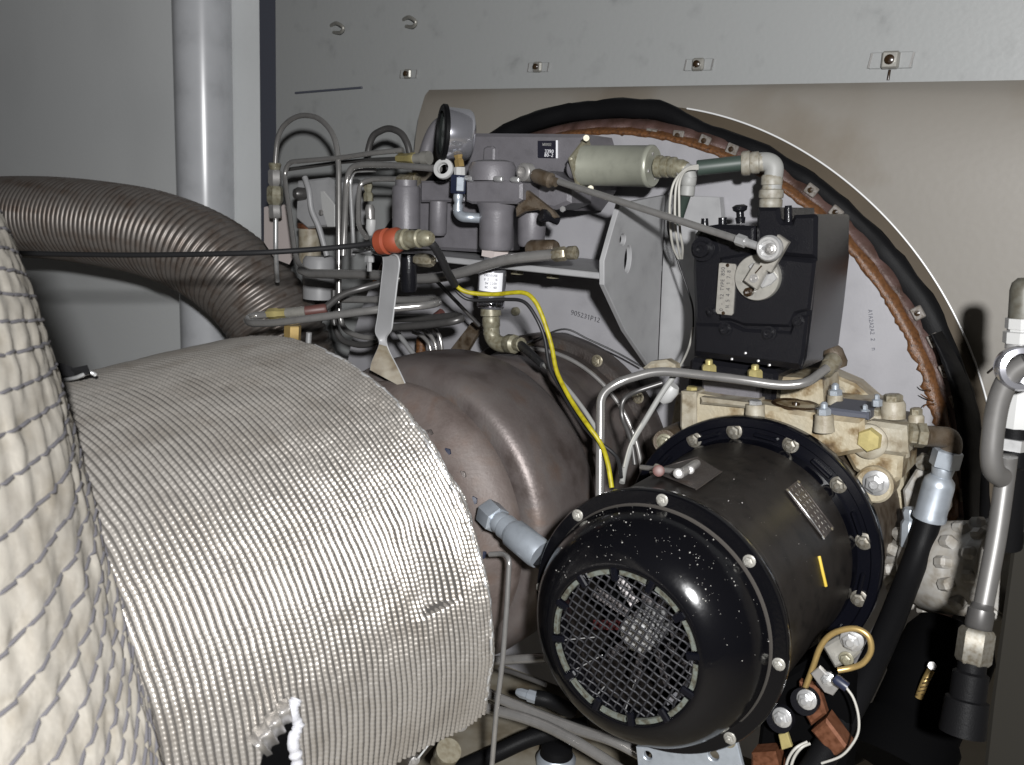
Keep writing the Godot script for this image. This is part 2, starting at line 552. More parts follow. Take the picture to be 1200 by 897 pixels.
func _ready():
	rng.seed = 77
	# ------------------------------------------------ camera, surroundings, flash
	var cam := Camera3D.new()
	cam.name = "camera"
	cam.basis = eye
	cam.fov = rad_to_deg(2.0 * atan(448.5 / FOCAL))
	cam.near = 0.02
	cam.far = 30.0
	var lens := CameraAttributesPhysical.new()
	lens.frustum_focal_length = 35.0 / 2.0 / (448.5 / FOCAL)
	lens.frustum_focus_distance = 1.45
	lens.exposure_aperture = 14.0
	cam.attributes = lens
	cam.fov = rad_to_deg(2.0 * atan(448.5 / FOCAL))
	add_child(cam)
	var we := WorldEnvironment.new()
	we.name = "surroundings"
	var env := Environment.new()
	env.background_mode = Environment.BG_COLOR
	env.background_color = Color(0.014, 0.014, 0.015).linear_to_srgb()
	env.tonemap_mode = Environment.TONE_MAPPER_LINEAR
	env.tonemap_exposure = 1.0
	env.sdfgi_enabled = true
	env.ssao_enabled = true
	env.ssil_enabled = true
	we.environment = env
	add_child(we)
	var flash := OmniLight3D.new()
	flash.name = "flash"
	flash.position = eye * Vector3(0.09, 0.11, 0.35)
	flash.light_energy = 5.4
	flash.light_size = 0.03
	flash.omni_range = 12.0
	flash.omni_attenuation = 2.0
	flash.shadow_enabled = true
	add_child(flash)
	make_materials()
	make_bolts()
	build_enclosure()
	build_opening()
	build_turbine()
	build_quilt()
	build_hose()
	build_shelf()
	build_valve()
	build_gauge()
	build_solenoid()
	build_tubes()
	build_canister()
	build_actuator()
	build_gear_housing()
	build_motor()
	build_wires()
	build_right()
	build_terminals()
	build_bottom()

# ================================================================ the enclosure
func wall_clip(px: float, py: float, label: String, s: float):
	var c := at(px, py, -1.70)
	var t := thing("wall_clip", label, "clip", c, "square clips along the grey wall")
	var mb := MB.new()
	mb.box(Transform3D(Basis(), c + Vector3(0, 0, 0.002)), Vector3(0.068, 0.026, 0.004) * s, 0.001)
	part(t, "base_strip", mb, M.wall)
	for k in [-1, 1]:
		mb = MB.new()
		mb.box(Transform3D(Basis(Vector3.BACK, -0.15), c + Vector3(0.033 * k * s, 0, 0.004)), Vector3(0.003, 0.024, 0.003) * s, 0.0)
		part(t, "weld_line", mb, M.steel)
	mb = MB.new()
	mb.box(Transform3D(Basis(), c + Vector3(0, 0, 0.007)), Vector3(0.028, 0.028, 0.012) * s, 0.003)
	part(t, "square_nut", mb, M.aluminium)
	mb = MB.new()
	mb.lathe(c + Vector3(0, 0, 0.012), Vector3.BACK, [[0.008 * s, 0], [0.008 * s, 0.005], [0.004 * s, 0.007], [0, 0.007]], 14)
	part(t, "screw", mb, M.oil)

func build_enclosure():
	var mb := MB.new()
	var xl := at(322, 120, -1.70).x
	mb.slab([Vector3(xl, 0.9, -1.70), Vector3(1.6, 0.9, -1.70), Vector3(1.6, -1.25, -1.70), Vector3(xl, -1.25, -1.70)], Vector3(0, 0, -0.06), 0.004)
	struct("wall_back", "tall grey painted wall behind the machine, carrying the square clips", "wall", mb, M.wall)
	mb = MB.new()
	mb.slab([Vector3(-3.6, 0.9, -1.86), Vector3(xl + 0.12, 0.9, -1.86), Vector3(xl + 0.12, -1.25, -1.86), Vector3(-3.6, -1.25, -1.86)], Vector3(0, 0, -0.05), 0.0)
	struct("wall_left", "plain grey wall panel at the far left behind the ribbed hose, its paint lightened against flash falloff", "wall", mb, M.wall_brightened)
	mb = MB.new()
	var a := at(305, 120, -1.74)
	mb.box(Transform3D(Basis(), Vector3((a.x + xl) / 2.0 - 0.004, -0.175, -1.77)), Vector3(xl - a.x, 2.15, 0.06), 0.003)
	one("shade_strip", "narrow dark slate strip painted in for the shaded gap along the edge of the grey wall", "shade_band", mb, M.slate)  # dark strip painted in where the set-back wall is only in shade
	mb = MB.new()
	var c := at(238, 100, -1.78)
	mb.lathe(Vector3(c.x, -1.25, c.z), Vector3.UP, [[33.0 * mpp(c), 0.0], [33.0 * mpp(c), 2.15]], 40)
	var col := one("round_column", "glossy light grey round pipe column standing left of the slate strip", "column", mb, M.column)
	for q in [[209, 127], [210, 145], [211, 172]]:
		mb = MB.new()
		var p := at(q[0], q[1], c.z + 0.012)
		mb.box(Transform3D(Basis(), p), Vector3(0.006, 0.012, 0.004), 0.001)
		part(col, "screw_head", mb, M.steel)
	mb = MB.new()
	mb.box(Transform3D(Basis(), Vector3(0, -1.275, -0.9)), Vector3(7, 0.05, 3.4), 0.0)
	struct("floor", "dusty beige floor under the machine", "floor", mb, M.floor)
	wall_clip(480, 87, "faint small wall clip nearest the two wire loops", 0.7)
	wall_clip(632, 79, "square wall clip above the pressure gauge, second from the loops", 0.72)
	wall_clip(820, 76, "square wall clip above the middle of the round opening", 0.8)
	wall_clip(1045, 71, "largest square wall clip, dripping a dark stain, at the right", 1.0)
	mb = MB.new()
	mb.tube(curve(pts([[1043, 82, -1.697], [1042, 88, -1.696], [1041, 94, -1.696]])), 0.0022, 6)
	one("drip_stain", "dark drip running down below the largest wall clip", "drip", mb, M.oil)
	for q in [[395, 33, "left one of two wire loops on the grey wall"], [480, 26, "right one of two wire loops on the grey wall"]]:
		mb = MB.new()
		mb.tube(curve(pts([[q[0] - 7, q[1] - 3, -1.70], [q[0] - 1, q[1] - 6, -1.685], [q[0] + 7, q[1] - 1, -1.68], [q[0] + 4, q[1] + 5, -1.685], [q[0] - 4, q[1] + 5, -1.70]])), 0.004, 8)
		one("wire_loop", q[2], "loop", mb, M.aluminium, "wire loops on the grey wall")
	mb = MB.new()
	mb.box(Transform3D(Basis(Vector3.BACK, 0.045), at(384, 106, -1.698)), Vector3(0.22, 0.005, 0.005), 0.001)
	one("weld_seam", "thin weld seam across the grey wall above the bent tubes", "seam", mb, M.slate)

# ================================================================ the round opening
func band(prof: Array, a0: float, a1: float, sides := 90) -> MB:   # radius, z
	var mb := MB.new()
	var q := []
	for e in prof:
		q.append([e[0], e[1]])
	mb.lathe(Vector3(HX.x, HX.y, 0), Vector3.BACK, q, sides, a0, a1, Vector3.RIGHT)
	return mb
func build_opening():
	var R := 0.688
	var xl := -1.318
	var top := 0.187
	var a0 := acos((xl - HX.x) / R)
	var skin := func(p: Vector3) -> Vector3:       # the panel rolls back towards the wall along its top
		var q := clampf(p.y / top, 0.0, 1.0)
		return Vector3(p.x, p.y, -1.6 - 0.055 * (1.0 - sqrt(maxf(0.0, 1.0 - q * q * 0.985))))
	var angles := [atan2(top - HX.y, 1.5 - HX.x), atan2(top - HX.y, xl - HX.x), atan2(-1.25 - HX.y, 1.5 - HX.x)]
	for i in 121:
		angles.append(lerpf(a0, -1.35, i / 120.0))
	angles.sort()
	angles.reverse()
	var faces := []
	var rimmed := []
	for a in angles:
		if a > a0 + 1e-5: continue
		var d := Vector3(cos(a), sin(a), 0)
		var far := 1e9
		if d.x > 1e-6: far = minf(far, (1.5 - HX.x) / d.x)
		if d.x < -1e-6: far = minf(far, (xl - HX.x) / d.x)
		if d.y > 1e-6: far = minf(far, (top - HX.y) / d.y)
		if d.y < -1e-6: far = minf(far, (-1.25 - HX.y) / d.y)
		var row := PackedVector3Array()
		for k in 15:
			row.append(skin.call(Vector3(HX.x, HX.y, 0) + d * lerpf(R, maxf(far, R + 0.0005), k / 14.0)))
		faces.append(row)
		rimmed.append(PackedVector3Array([row[14], Vector3(row[14].x, row[14].y, -1.699)]))
	var mb := MB.new()
	mb.sheet(faces, false, Vector3(HX.x, HX.y, -3.0))
	mb.sheet(rimmed, false, Vector3(HX.x, HX.y, -1.65))
	var t := thing("beige_shroud_panel", "dusty beige duct panel with a rounded top and a large round opening", "panel", Vector3(0, -1.25, -1.6))
	part(t, "panel", mb, M.beige)
	mb = MB.new()
	var ring := []
	for i in 70:
		var a := lerpf(deg_to_rad(82), deg_to_rad(17), i / 69.0)
		ring.append(skin.call(Vector3(HX.x + R * cos(a), HX.y + R * sin(a), 0)) + Vector3(0, 0, 0.002))
	mb.tube(ring, 0.0016, 8)
	part(t, "edge_trim", mb, M.lip)
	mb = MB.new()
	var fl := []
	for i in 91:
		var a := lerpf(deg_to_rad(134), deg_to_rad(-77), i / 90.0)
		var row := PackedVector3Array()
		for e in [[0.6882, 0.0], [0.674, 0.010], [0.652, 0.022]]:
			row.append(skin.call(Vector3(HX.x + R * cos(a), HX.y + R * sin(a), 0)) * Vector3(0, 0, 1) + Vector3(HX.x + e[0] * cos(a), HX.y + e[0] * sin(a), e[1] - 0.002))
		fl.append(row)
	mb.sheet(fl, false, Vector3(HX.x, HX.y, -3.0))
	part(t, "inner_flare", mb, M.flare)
	# rubber seal with an uneven outline
	mb = MB.new()
	var rows := []
	var nz := FastNoiseLite.new()
	nz.seed = 4
	nz.frequency = 3.0
	for i in 161:
		var a := lerpf(deg_to_rad(150), deg_to_rad(-90), i / 160.0)
		var row := PackedVector3Array()
		var rc := 0.656 + 0.006 * nz.get_noise_2d(a, 0.0) + 0.020 * smoothstep(1.3, 1.48, a)
		var zc := -1.552 + 0.008 * nz.get_noise_2d(a, 9.0)
		for k in 12:
			var b := TAU * k / 12
			var rr := rc + (0.0175 + 0.006 * smoothstep(1.1, 0.6, a)) * cos(b) * (1.0 + 0.2 * nz.get_noise_2d(a * 3.0, k * 4.0))
			row.append(Vector3(HX.x + rr * cos(a), HX.y + rr * sin(a), zc + 0.013 * sin(b)))
		rows.append(row)
	mb.sheet(rows, true)
	var seal_o := one("rubber_seal", "black rubber seal curving around the inside of the round opening", "seal", mb, M.rubber)
	mb = MB.new()
	var fin := curve(pts([[1090, 392, -1.50], [1106, 430, -1.49], [1117, 470, -1.48], [1123, 520, -1.47], [1127, 565, -1.47], [1131, 628, -1.48]]), 8)
	var fout := curve(pts([[1104, 388, -1.53], [1128, 430, -1.52], [1143, 472, -1.51], [1151, 520, -1.50], [1149, 570, -1.50], [1147, 632, -1.51]]), 8)
	rows = []
	for i in fin.size():
		var row := PackedVector3Array()
		for k in 7:
			var q := k / 6.0
			row.append((fin[i] as Vector3).lerp(fout[i], q) + Vector3(0, 0, 0.014 * sin(PI * q) + 0.005 * nz.get_noise_2d(i * 0.25, q * 3.0)))
		rows.append(row)
	mb.sheet(rows, false, Vector3(HX.x, HX.y, -2.5))
	part(seal_o, "loose_flap", mb, M.rubber)
	# red-brown clamp ring, with a light tab and a screw on it every few centimetres
	t = thing("clamp_ring", "dark red-brown clamp ring with light square tabs inside the rubber seal", "ring", Vector3(HX.x, HX.y - 0.65, -1.55))
	mb = MB.new()
	rows = []
	for i in 301:
		var a := lerpf(deg_to_rad(150), deg_to_rad(-90), i / 300.0)
		var row := PackedVector3Array()
		var s := absf(sin(a / deg_to_rad(2.75) * PI * 0.5 + 0.3))
		for e in [[0.660, -1.560], [0.656, -1.545 + 0.006 * s], [0.648, -1.536 + 0.008 * s], [0.638, -1.530 + 0.004 * s], [0.634, -1.54]]:
			row.append(Vector3(HX.x + e[0] * cos(a), HX.y + e[0] * sin(a), e[1]))
		rows.append(row)
	mb.sheet(rows, false, Vector3(HX.x, HX.y, -2.5))
	part(t, "ring_band", mb, M.red_ring)
	for q in [[731, 157], [763, 157], [795, 159], [826, 165], [858, 175], [951, 223], [980, 249], [1076, 367], [1095, 399], [1109, 434], [1121, 470], [1132, 581], [1134, 545], [1129, 615]]:
		var p := at(q[0], q[1], -1.526)
		var a := atan2(p.y - HX.y, p.x - HX.x)
		mb = MB.new()
		var f := Basis(Vector3.BACK, a - PI / 2.0 + rng.randf_range(-0.12, 0.12))
		mb.box(Transform3D(f, p), Vector3(0.020, 0.017, 0.006), 0.0015)
		part(t, "tab", mb, M.tab)
		mb = MB.new()
		mb.lathe(p + Vector3(0, 0, 0.003), Vector3.BACK, [[0.0045, 0], [0.0045, 0.003], [0, 0.004]], 8)
		part(t, "tab_screw", mb, M.oil)
	# orange sealant, ragged on the inner side
	mb = MB.new()
	rows = []
	for i in 401:
		var a := lerpf(deg_to_rad(150), deg_to_rad(-90), i / 400.0)
		var row := PackedVector3Array()
		var wide := 0.25 + 1.0 * smoothstep(1.25, 0.2, a)
		var j := minf(wide, 1.0) * 0.006 * nz.get_noise_2d(a * 9.0, 3.0) + wide * 0.004 * nz.get_noise_2d(a * 40.0, 5.0)
		for e in [[0.644, -1.536], [0.641, -1.526], [0.637, -1.518], [0.633 - 0.005 * wide + j * 0.8, -1.513], [0.630 - 0.007 * wide + j * 1.2, -1.519]]:
			row.append(Vector3(HX.x + e[0] * cos(a), HX.y + e[0] * sin(a), e[1] + 0.003 * nz.get_noise_2d(a * 30.0, e[0] * 200.0)))
		rows.append(row)
	mb.sheet(rows, false, Vector3(HX.x, HX.y, -2.5))
	var seal := one("sealant_bead", "ragged orange sealant bead around the rim of the lilac end plate", "sealant", mb, M.sealant)
	for q in [[1093, 470, 1085, 466, 1079, 462], [1094, 474, 1086, 474, 1082, 478], [1090, 458, 1082, 456, 1078, 452]]:
		mb = MB.new()
		mb.tube(curve([at(q[0], q[1], -1.512), at(q[2], q[3], -1.495), at(q[4], q[5], -1.49)]), [0.002, 0.0018, 0.0017, 0.0016, 0.0015, 0.0014, 0.0013, 0.0012, 0.0011, 0.001, 0.001, 0.0009, 0.0009, 0.0008, 0.0007, 0.0006, 0.0005], 6)
		part(seal, "torn_strand", mb, M.sealant)
	# end plate of the gearbox
	t = thing("gearbox_end_plate", "large round pale lilac end plate inside the orange sealant ring", "plate", Vector3(HX.x, HX.y - 0.64, -1.52))
	mb = MB.new()
	mb.lathe(Vector3(HX.x, HX.y, -1.58), Vector3.BACK, [[0.637, 0.0], [0.637, 0.06], [0.0, 0.06]], 96)
	part(t, "plate", mb, M.plate)
	writing(t, "stencil_number", "905231P12", at(686, 371, -1.5195), 0.0088, M.ink, -0.14)
	writing(t, "stamped_number", "A1A2A2A2 2  n", at(1022, 387, -1.5195), 0.0062, M.slate, -1.36)

# ================================================================ the turbine and its lagging
func build_turbine():
	var t := thing("turbine_casing", "brown-grey heat stained turbine casing with a rounded bulge", "turbine", Vector3(TX.x, TX.y - 0.25, -1.2))
	var o := Vector3(TX.x, TX.y, 0)
	var mb := MB.new()
	mb.lathe(o, Vector3.FORWARD, [[0.205, 1.084], [0.226, 1.084], [0.238, 1.091], [0.2455, 1.106], [0.2495, 1.13], [0.2505, 1.16], [0.2505, 1.20], [0.248, 1.225], [0.241, 1.245], [0.228, 1.258], [0.216, 1.264], [0.213, 1.275], [0.213, 1.31], [0.219, 1.318], [0.2225, 1.33], [0.222, 1.37], [0.214, 1.39], [0.211, 1.42], [0.216, 1.46]], 96)
	part(t, "bulge", mb, M.turbine)
	mb = MB.new()
	mb.lathe(o, Vector3.FORWARD, [[0.17, 0.86], [0.175, 0.93], [0.18, 1.0], [0.194, 1.028], [0.205, 1.036], [0.2165, 1.052], [0.2185, 1.060], [0.2185, 1.068], [0.212, 1.074], [0.202, 1.076], [0.202, 1.09]], 96)
	part(t, "front_flange", mb, M.turbine_brown)
	for i in 30:
		var a := TAU * i / 30.0 + 0.05
		var d := Vector3(cos(a), sin(a), 0)
		bolt(t, o + d * 0.184 + Vector3(0, 0, -1.018), Vector3(d.x * 0.5, d.y * 0.5, 0.85), 0.0068, M.turbine_dark if i % 2 else M.blue, "plain")
	mb = MB.new()
	mb.lathe(o, Vector3.FORWARD, [[0.212, 1.452], [0.224, 1.452], [0.226, 1.458], [0.226, 1.468], [0.243, 1.468], [0.246, 1.472], [0.246, 1.515]], 96)
	var ring := part(t, "rear_ring", mb, M.turbine_dark)
	mb = MB.new()
	var arc := []
	for i in 50:
		var a := lerpf(0.0, 2.4, i / 49.0)
		arc.append(o + Vector3(cos(a) * 0.222, sin(a) * 0.222, -1.447))
	mb.tube(arc, 0.004, 8)
	part(ring, "snap_wire", mb, M.steel)
	for q in [[700, 423], [622, 408], [748, 466], [771, 517]]:
		bolt(t, at(q[0], q[1], -1.466), Vector3.BACK, 0.008, M.nickel)
	# duct under the lagging
	mb = MB.new()
	mb.lathe(o, Vector3.FORWARD, [[0.27, 0.30], [0.285, 0.5], [0.30, 0.7], [0.303, 0.82], [0.29, 0.835], [0.17, 0.837]], 80)
	var duct := thing("exhaust_duct", "dark steel duct showing below the edge of the metal mesh blanket", "duct", Vector3(TX.x, TX.y - 0.3, -0.6))
	part(duct, "shell", mb, M.turbine_dark)
	for q in [[540, 850, -0.835], [532, 826, -0.84], [484, 890, -0.78]]:
		bolt(duct, at(q[0], q[1], q[2]), Vector3(0.7, 0.1, 0.7), 0.006, M.steel)
	mb = MB.new()
	turned(mb, at(516, 895, -0.79), at(526, 880, -0.78), [[12, 0], [12, 0.5], [15, 0.6], [15, 1.0]], 24)
	part(duct, "threaded_boss", mb, M.nickel)
	# knitted metal mesh blanket: every rib and stitch is relief
	t = thing("mesh_blanket", "silvery knitted metal mesh blanket wrapped around the turbine exhaust", "blanket", Vector3(TX.x, TX.y - 0.1, -0.6))
	var nz := FastNoiseLite.new()
	nz.seed = 12
	nz.frequency = 7.0
	var pitch := 0.00735
	var z0 := -0.330
	var ribs := 71
	var per := 5
	var beads := 250
	var pb := 4
	var patch := atan2(at(463, 650, -0.735).y - TX.y, at(463, 650, -0.735).x - TX.x)
	var BX := TX + Vector3(0.016, -0.011, 0)
	var n_len := beads * pb
	var crinkle := func(z: float, a: float) -> float:        # radius of the wrapped surface
		var edge := clampf((-0.815 - z) / 0.037, 0.0, 1.0)
		var r := 0.327 - 0.035 * clampf((z + 0.78) / 0.45, 0.0, 1.0) - 0.030 * edge
		r += 0.0022 * nz.get_noise_3d(cos(a) * 0.2, sin(a) * 0.2, z)
		var dz := (z + 0.735) / 0.044
		var da := (a - patch) / 0.16
		if absf(dz) < 1.0 and absf(da) < 1.0:
			var slope := (0.5 - 0.5 * da) * smoothstep(-1.0, -0.9, da)
			r -= 0.009 * slope * (0.5 + 0.5 * cos(PI * dz))
			r -= 0.003 * smoothstep(1.0, 0.85, dz) * smoothstep(-1.0, 0.85, dz) * smoothstep(1.0, 0.5, absf(da))
		if z < -0.77:
			r += (0.003 * smoothstep(-0.77, -0.815, z) + 0.008 * edge) * nz.get_noise_2d(a * 0.8, z * 1.5 + 40.0)
		return r
	var lower := func(z: float) -> float:
		return deg_to_rad(lerpf(-9.0, -13.0, clampf((-0.55 - z) / 0.29, 0.0, 1.0))) + 0.014 * nz.get_noise_2d(z * 5.0, 3.0)
	var under := []
	for j in 61:
		var z := z0 - 0.001 - (ribs * pitch - 0.002) * j / 60.0
		var row := PackedVector3Array()
		for i in 121:
			var a := lerpf(lower.call(z) + 0.004, 3.5, i / 120.0)
			var r: float = crinkle.call(z, a) - 0.0012
			row.append(Vector3(BX.x + cos(a) * r, BX.y + sin(a) * r, z))
		under.append(row)
	var mb1 := MB.new()
	mb1.sheet(under, false, Vector3(TX.x, TX.y, -0.6))
	part(t, "under_layer", mb1, M.gap_dark)  # added dark layer stands for the shade between the ribs
	var mb2 := MB.new()
	for rib in ribs:
		var zc := z0 - (rib + 0.5) * pitch
		var amin: float = lower.call(zc)
		var strip := []
		for k in 5:
			strip.append(PackedVector3Array())
		for i in n_len + 1:
			var a := lerpf(amin, 3.5, float(i) / n_len)
			var ca := cos(a)
			var sa := sin(a)
			var r: float = crinkle.call(zc, a)
			var drift := 0.0016 * nz.get_noise_2d(a * 0.7, zc * 2.0)
			var bead := absf(sin(PI * (float(i) / pb + 0.5 * (rib % 2))))
			var wide := pitch * (0.345 + 0.04 * bead)
			var high := 0.0017 + 0.0005 * bead
			for k in 5:
				var q := (k - 2) / 2.0
				var rr := r - 0.0012 + (high + 0.0008) * (1.0 - q * q)
				strip[k].append(Vector3(BX.x + ca * rr, BX.y + sa * rr, zc + drift - q * wide))
		mb2.sheet(strip, false, Vector3(TX.x, TX.y, zc))
	part(t, "mesh_cover", mb2, M.mesh_foil)
	mb = MB.new()
	for k in 3:
		var fold := []
		for i in 150:
			var a := lerpf(deg_to_rad(-9), deg_to_rad(82), i / 149.0)
			var z := -0.812 - 0.013 * k + 0.004 * nz.get_noise_2d(a * 2.0, 20.0 + k * 9.0)
			var r: float = crinkle.call(z, a) + 0.0014 * nz.get_noise_2d(a * 5.0, 3.0 + k)
			fold.append(Vector3(BX.x + cos(a) * r, BX.y + sin(a) * r, z))
		mb = MB.new()
		mb.tube(fold, 0.0019, 6)
		part(t, "rim_fold", mb, M.bright)
	# hem at the far end
	mb = MB.new()
	var hem := []
	for i in 120:
		var a := lerpf(deg_to_rad(-10), 3.3, i / 119.0)
		var r := 0.292 + 0.005 * nz.get_noise_2d(a * 3.0, 5.0)
		hem.append(Vector3(TX.x + cos(a) * r, TX.y + sin(a) * r, -0.853 + 0.004 * nz.get_noise_2d(a * 4.0, 50.0)))
	mb.tube(hem, 0.004, 6)
	part(t, "hem_wire", mb, M.steel)
	for q in [[[[548, 828, -0.825], [520, 852, -0.79], [490, 889, -0.74]]], [[[492, 845, -0.80], [478, 870, -0.755], [455, 900, -0.69]]]]:
		rod(t, "lacing_wire", q[0], 1.1, M.white, 0.0, true)
	for q in [[493, 846, -0.79], [441, 880, -0.69], [560, 822, -0.835]]:
		mb = MB.new()
		turned(mb, at(q[0], q[1] + 7, q[2]), at(q[0] + 3, q[1] - 7, q[2]), [[5, 0], [6, 0.3], [4, 0.7], [5, 1.0]], 12)
		part(t, "lacing_hook", mb, M.steel)
	# the torn corner: a curled flap, a black sheet painted for the shade in the hole, and wool
	mb = MB.new()
	var fr := []
	for j in 25:
		var v := j / 24.0
		var row := PackedVector3Array()
		for i in 13:
			var q := i / 12.0
			var px := lerpf(lerpf(336, 288, v), lerpf(342, 314, v), q) + 3.0 * sin(v * 22.0)
			var py := lerpf(lerpf(814, 866, v), lerpf(842, 888, v), q)
			row.append(hit(px, py, BX, 0.313 + 0.022 * sin(PI * q) + 0.0035 * sin(v * 24.0)))
		fr.append(row)
	mb.sheet(fr, false, Vector3(BX.x, BX.y, -0.55))
	part(t, "torn_flap", mb, M.torn)
	mb = MB.new()
	fr = []
	for j in 7:
		var v := j / 6.0
		var row := PackedVector3Array()
		for i in 7:
			var q := i / 6.0
			row.append(hit(lerpf(lerpf(322, 298, v), 350, q), lerpf(lerpf(836, 818, q), 920, v), BX, 0.3125))
		fr.append(row)
	mb.sheet(fr, false, Vector3(BX.x, BX.y, -0.55))
	part(t, "tear_shade", mb, M.rubber_flat)
	mb = MB.new()
	var wp := []
	for q in [[347, 820], [342, 834], [349, 850], [343, 868], [347, 890], [350, 915]]:
		wp.append(hit(q[0], q[1], BX, 0.314))
	var wc := curve(wp, 10)
	var rr := []
	for i in wc.size():
		rr.append((7.0 + 3.0 * nz.get_noise_1d(i * 0.9)) * mpp(wp[0]))
	mb.tube(wc, rr, 14)
	part(t, "wool_tuft", mb, M.wool)
	# scrap of black tape on the top
	mb = MB.new()
	for q in [[[64, 424], [84, 430], [88, 442], [66, 440]], [[82, 432], [102, 428], [106, 438], [88, 444]], [[66, 436], [98, 440], [80, 446], [62, 446]]]:
		var fp := []
		for c in q:
			fp.append(at(c[0], c[1], -0.545 + rng.randf_range(-0.006, 0.012)))
		mb.poly([fp[0], fp[1], fp[2]], Vector3(0, 0.6, 0.8))
		mb.poly([fp[0], fp[2], fp[3]], Vector3(0, 0.6, 0.8))
	var scrap := one("tape_scrap", "crumpled scrap of black tape on top of the mesh blanket", "tape", mb, M.wire_black)
	mb = MB.new()
	mb.tube(curve(pts([[70, 446, -0.54], [88, 443, -0.535], [104, 437, -0.54], [112, 440, -0.545]])), 0.0022, 6)
	part(scrap, "torn_edge", mb, M.bright)

func build_quilt():
	# a padded cone close to the camera; its right-hand outline runs from (0,250) down to (185,897)
	var t := thing("quilted_blanket", "out of focus white quilted insulation blanket with dark stitches, nearest the camera", "blanket", ray(60, 880) * 0.62)
	var sil := [[-28, 180], [0, 252], [28, 318], [58, 415], [90, 530], [122, 650], [152, 770], [180, 885], [203, 990], [225, 1100]]
	var path := []
	for s in sil:
		path.append(ray(s[0], s[1]) * lerpf(0.86, 0.66, clampf((s[1] - 180.0) / 900.0, 0.0, 1.0)))
	path = curve(path, 30)
	var R := 0.36
	var look := ray(70, 600)
	var fwd := Vector3(look.x, 0, look.z).normalized()
	var right := fwd.cross(Vector3.UP)
	# walk down the outline in stitch rows
	var d := [0.0]
	for i in range(1, path.size()):
		d.append(d[-1] + (path[i] as Vector3).distance_to(path[i - 1]))
	var row_h := 0.0225
	var cell_w := 0.0205
	var n := int(d[-1] / row_h)
	var cells := 26
	var nz := FastNoiseLite.new()
	nz.seed = 8
	nz.frequency = 6.0
	var rows := []
	var stitch := MB.new()
	var find := func(s: float) -> Vector3:
		for i in range(1, path.size()):
			if d[i] >= s:
				return (path[i - 1] as Vector3).lerp(path[i], (s - d[i - 1]) / (d[i] - d[i - 1]))
		return path[-1]
	var point := func(s: float, w: float, lift: float) -> Vector3:    # w in cells from the outline towards the front
		var p: Vector3 = find.call(s)
		var a := -0.35 + w * cell_w / R
		var rr := R + lift + 0.004 * nz.get_noise_2d(s * 2.0, w * 0.1)
		var t01: float = s / d[-1]
		var tilt := deg_to_rad(lerpf(-9.0, 30.0, smoothstep(0.22, 0.72, t01)))
		var front := -fwd * cos(tilt) - Vector3.UP * sin(tilt)
		return p - right * R + right * cos(a) * rr + front * sin(a) * rr + Vector3.UP * 0.002 * nz.get_noise_2d(w * 0.2, s * 3.0)
	for j in n * 8 + 1:
		var s := j * row_h / 8.0
		var row := PackedVector3Array()
		for i in cells * 4 + 1:
			var w := i / 4.0
			var puff := pow(absf(sin(PI * s / row_h)), 0.8)
			var col := pow(absf(sin(PI * w)), 0.4)
			row.append(point.call(s, w, (0.0011 + 0.0007 * nz.get_noise_2d(w * 0.4, s * 9.0)) * puff + 0.0004 * col))
		rows.append(row)
	var mb := MB.new()
	mb.sheet(rows, false, (find.call(d[-1] * 0.5) as Vector3) - right * R)
	part(t, "cover", mb, M.quilt)
	for j in range(1, n):
		for i in cells:
			var s := j * row_h
			var w := i + 0.5
			stitch.tube([point.call(s, w - 0.49, -0.0006), point.call(s, w - 0.30, 0.0011), point.call(s, w + 0.30, 0.0011), point.call(s, w + 0.49, -0.0006)], [0.0007, 0.0015, 0.0015, 0.0007], 8)
	var st := part(t, "stitches", stitch, M.thread)
	st.set_meta("kind", "stuff")

# ================================================================ ribbed hose
func build_hose():
	var t := thing("ribbed_metal_hose", "thick ribbed flexible metal hose curving across the left wall", "hose", at(330, 400, -1.5))
	var c := curve(pts([[-160, 262, -1.38], [-70, 254, -1.40], [0, 254, -1.42], [60, 256, -1.44], [120, 263, -1.46], [180, 275, -1.48], [235, 297, -1.50], [280, 329, -1.52], [312, 366, -1.54], [335, 410, -1.56], [348, 455, -1.58]]), 40)
	var r := 50.0 * mpp(at(120, 263, -1.46))
	var pitch := 0.0165
	var p := []
	var rr := []
	var s := 0.0
	var step := pitch / 6.0
	var next := 0.0
	for i in range(1, c.size()):
		var a: Vector3 = c[i - 1]
		var b: Vector3 = c[i]
		var l := a.distance_to(b)
		while next <= s + l:
			p.append(a.lerp(b, (next - s) / l))
			var ph := fmod(next / pitch, 1.0)
			rr.append(r * (1.0 - 0.075 + 0.075 * pow(absf(sin(PI * ph)), 0.6)))
			next += step
		s += l
	var mb := MB.new()
	mb.tube(p, rr, 40)
	part(t, "ribbed_body", mb, M.hose)

